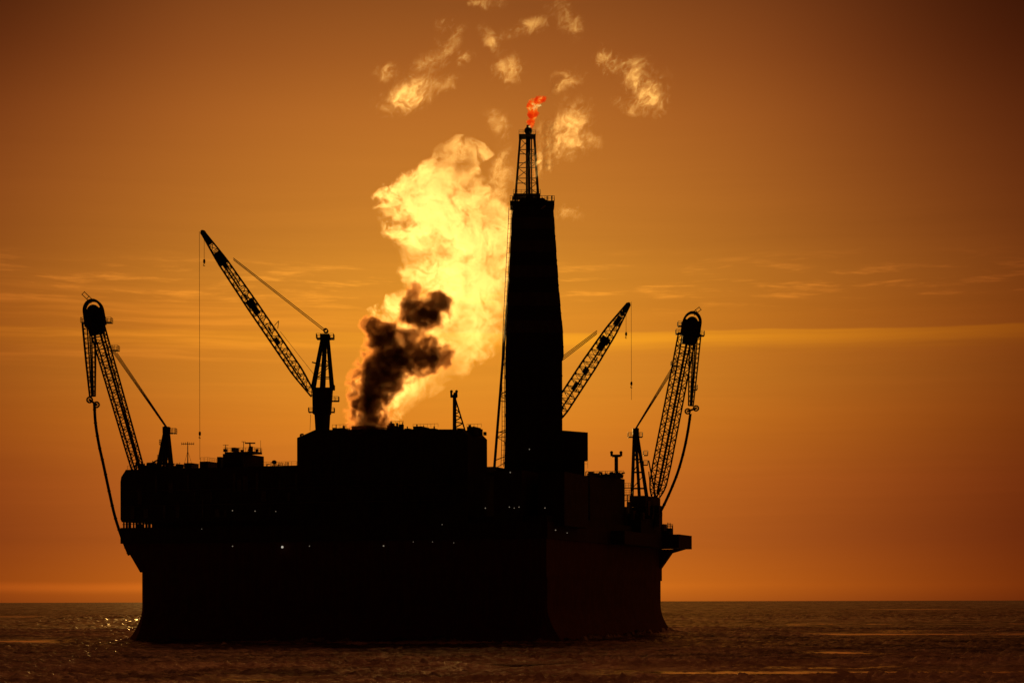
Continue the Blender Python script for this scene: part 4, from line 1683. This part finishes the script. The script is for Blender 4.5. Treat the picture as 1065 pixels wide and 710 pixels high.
def puff_mat(name, color, dens, aniso, scale, thr, seed, emit=None):
    m, nt, out = new_mat(name)
    p = nt.n('ShaderNodeTexCoord').outputs['Object']
    oi = nt.n('ShaderNodeObjectInfo').outputs['Random']
    pos = nt.n('ShaderNodeNewGeometry').outputs['Position']
    off = nt.v('SCALE', (141.0, 67.0, 95.0), scale=oi)
    rt = nt.n('ShaderNodeVectorRotate', rotation_type='Y_AXIS')
    nt.link(pos, rt.inputs['Vector'])
    rt.inputs['Angle'].default_value = math.radians(48)
    q = nt.v('ADD', nt.v('MULTIPLY', rt.outputs[0], (0.8, 1.0, 1.1)), off)
    r = nt.v('LENGTH', p)
    f = nt.smooth(r, 0.2, 0.98, 1.0, 0.0)
    wv = nt.v('SCALE', nt.v('SUBTRACT', nt.noise(q, scale * 0.5, 2, 0.5, out='Color'), (0.5, 0.5, 0.5)), scale=9.0)
    q = nt.v('ADD', q, wv)
    n = nt.noise(q, scale, 8, 0.7, 0.8)
    n2 = nt.noise(q, scale * 0.4, 2, 0.5)
    val = nt.m('ADD', nt.m('MULTIPLY', nt.m('SUBTRACT', n, 0.5), 5.5), nt.m('MULTIPLY', nt.m('SUBTRACT', n2, 0.5), 2.2))
    val = nt.m('ADD', val, nt.m('MULTIPLY_ADD', f, 1.0, -thr))
    d = nt.smooth(val, 0.0, 0.85)
    d = nt.m('MULTIPLY', nt.m('MULTIPLY', d, f), dens)
    pv = nt.n('ShaderNodeVolumePrincipled')
    pv.inputs['Color'].default_value = (*color, 1)
    pv.inputs['Anisotropy'].default_value = aniso
    nt.link(d, pv.inputs['Density'])
    nt.link(pv.outputs[0], out.inputs['Volume'])
    m.cycles.volume_step_rate = 0.8
    return m


WM = puff_mat('steam_wisp_volume', (0.97, 0.94, 0.9), 0.19, 0.75, 0.42, 0.95, 1.0)
WM2 = puff_mat('thin_steam_wisp_volume', (0.97, 0.94, 0.9), 0.08, 0.75, 0.46, 0.95, 2.0)


def wisp(px, py, rx, rz, tilt, Yc, label, mat=None, name='steam_wisp', cat='steam wisp', group='loose steam wisps drifting in the sky'):
    k = Yc / F
    mb = MB()
    mb.ball((0, 0, 0), 1.0, 20)
    for i, p in enumerate(mb.v):
        q = 1 + 0.08 * math.sin(5 * p.x + 3 * p.z + px) + 0.06 * math.sin(7 * p.y - 4 * p.z)
        mb.v[i] = p * q
    o = mb.build(name, mat or WM, None, True)
    o.location = at(px, py, Yc)
    o.rotation_euler = (0, math.radians(tilt), 0)
    rx, rz = rx * 1.7, rz * 1.7
    o.scale = (rx * k, (rx + rz) * 0.42 * k, rz * k)
    tag(o, label, cat, group)
    return o


Yv = YS + 6
WL = [
    (424, 101, 36, 18, -22, 'brightest golden wisp left of the flame, above the steam cloud', WM),
    (446, 68, 40, 13, -52, 'slanting ragged streak climbing from the left wisp towards the top', WM2),
    (485, 62, 13, 9, -30, 'small bright puff above the gap between steam cloud and flare', WM),
    (512, 42, 22, 9, 60, 'faint short strand above and left of the flame', WM2),
    (465, 26, 14, 10, 0, 'tiny pale puff high on the left near the top edge', WM2),
    (505, 3, 26, 8, 0, 'faint wisp cut by the top edge of the picture', WM2),
    (590, 20, 14, 26, -35, 'thin curved strand high above and right of the flame', WM2),
    (631, 64, 17, 12, 40, 'small ragged golden puff just left of the large right-hand one', WM),
    (671, 88, 38, 23, 52, 'largest bright golden puff far to the right of the flame', WM),
    (585, 142, 42, 25, -50, 'pale yellow puff hugging the right side of the flare tower top', WM),
    (600, 122, 24, 14, -55, 'ragged upper end of the puff beside the flare tower', WM2),
    (592, 222, 20, 10, 0, 'faint low wisp just right of the derrick crown', WM2),
    (520, 128, 12, 26, -35, 'thin diagonal strand left of the flare tip', WM2),
    (521, 188, 18, 40, 10, 'dim veil of vapour between steam cloud and flare tower', WM2),
    (585, 85, 26, 12, -25, 'very faint trail to the right of the flame', WM2),
    (530, 72, 22, 20, 0, 'very faint haze patch directly above and left of the flame', WM2),
    (404, 75, 16, 11, -15, 'small faint tuft at the far left of the loose wisps', WM2),
    (462, 88, 24, 10, -30, 'faint torn strand between the left wisp and the steam cloud top', WM2),
    (470, 50, 30, 8, -58, 'thin curling thread high on the left, leading to the top edge', WM2),
    (546, 30, 30, 9, -20, 'very faint thread high above the flame near the top edge', WM2),
    (612, 150, 20, 14, 35, 'thin torn fringe at the right of the puff beside the flare tower', WM2),
    (652, 112, 20, 9, 30, 'faint tail below and left of the large right-hand puff', WM2),
    (566, 170, 16, 16, -20, 'bright small vapour patch touching the right side of the flare lattice', WM),
]
for px, py, rx, rz, tl_, lb, mt in WL:
    wisp(px, py, rx, rz, tl_, Yv if px != 588 else yf + 6, lb, mt)

# flame on the flare tip
m, nt, out = new_mat('flame_volume')
p = nt.n('ShaderNodeTexCoord').outputs['Object']
x, y, z = nt.sep(p)
wob = nt.noise(nt.v('SCALE', p, scale=0.55), 1.0, 3, 0.6, out='Color')
pw = nt.v('ADD', p, nt.v('SCALE', nt.v('SUBTRACT', wob, (0.5, 0.5, 0.5)), scale=2.2))
n = nt.noise(pw, 0.62, 5, 0.65, 0.6)
xw, yw_, zw = nt.sep(pw)
zc_ = nt.m('DIVIDE', zw, 8.6, clamp=True)
cx = nt.curve(zc_, [(0, 0.30), (0.2, 0.34), (0.45, 0.42), (0.7, 0.46), (1, 0.72)])
hw = nt.curve(zc_, [(0, 0.12), (0.2, 0.2), (0.45, 0.24), (0.72, 0.34), (0.9, 0.36), (1, 0.26)])
xx = nt.m('DIVIDE', nt.m('SUBTRACT', nt.m('DIVIDE', nt.m('ADD', xw, 1.6), 6.0), cx), hw)
yy = nt.m('DIVIDE', yw_, 1.0)
f = nt.m('SUBTRACT', 1.0, nt.m('ADD', nt.m('MULTIPLY', xx, xx), nt.m('MULTIPLY', yy, yy)))
d = nt.smooth(nt.m('ADD', f, nt.m('MULTIPLY', nt.m('SUBTRACT', n, 0.52), 3.6)), 0.05, 0.5)
d = nt.m('MULTIPLY', d, nt.smooth(f, -0.9, 0.1))
d = nt.m('MULTIPLY', d, nt.smooth(z, 8.8, 7.8))
colr = nt.ramp(nt.noise(pw, 0.45, 3), [(0.40, (0.7, 0.022, 0.001)), (0.53, (1.0, 0.07, 0.003)), (0.585, (1.0, 0.30, 0.02)), (0.64, (1.0, 0.75, 0.25))])
pv = nt.n('ShaderNodeVolumePrincipled')
pv.inputs['Color'].default_value = (0.05, 0.02, 0.01, 1)
nt.put(pv.inputs['Density'], nt.m('MULTIPLY', d, 3.0))
nt.link(colr, pv.inputs['Emission Color'])
nt.put(pv.inputs['Emission Strength'], nt.m('MULTIPLY', d, 2.6))
nt.link(pv.outputs[0], out.inputs['Volume'])
m.cycles.volume_step_rate = 0.35
mb = MB()
rings, seg = 18, 14
vs, fs = [], []
for i in range(rings + 1):
    t = i / rings
    cxx = np.interp(t, [0, .2, .45, .7, 1], [0.30, 0.34, 0.42, 0.46, 0.72]) * 6 - 1.6
    hh = np.interp(t, [0, .2, .45, .72, .9, 1], [0.18, 0.26, 0.32, 0.44, 0.46, 0.34]) * 6
    for j in range(seg):
        a = 2 * math.pi * j / seg
        vs.append((cxx + math.cos(a) * hh * (1 + 0.12 * math.sin(3 * a + 9 * t)), math.sin(a) * 1.5, t * 8.8))
for i in range(rings):
    for j in range(seg):
        fs.append((i * seg + j, i * seg + (j + 1) % seg, (i + 1) * seg + (j + 1) % seg, (i + 1) * seg + j))
fs += [tuple(reversed(range(seg))), tuple(range(rings * seg, rings * seg + seg))]
mb.add(vs, fs)
o = mb.build('flare_flame', m, None, True)
o.location = at(551.5, 133.5, yf)
o.scale = (1.15, 1.15, 1.08)
tag(o, 'ragged red and orange gas flame burning on the flare tower tip', 'flame')

# tidy helper properties
for o in bpy.data.objects:
    if '_base' in o:
        del o['_base']

# ------------------------------------------------------------------ render settings
cy = SC.cycles
cy.max_bounces = 6
cy.diffuse_bounces = 2
cy.glossy_bounces = 2
cy.transparent_max_bounces = 32
cy.volume_bounces = 3
cy.volume_step_rate = 1.0
cy.volume_max_steps = 128
cy.use_denoising = True
cy.use_adaptive_sampling = True
SC.view_settings.view_transform = 'Standard'
SC.view_settings.look = 'None'
SC.view_settings.exposure = 0.0
SC.view_settings.gamma = 1.0
SC.view_settings.use_curve_mapping = False
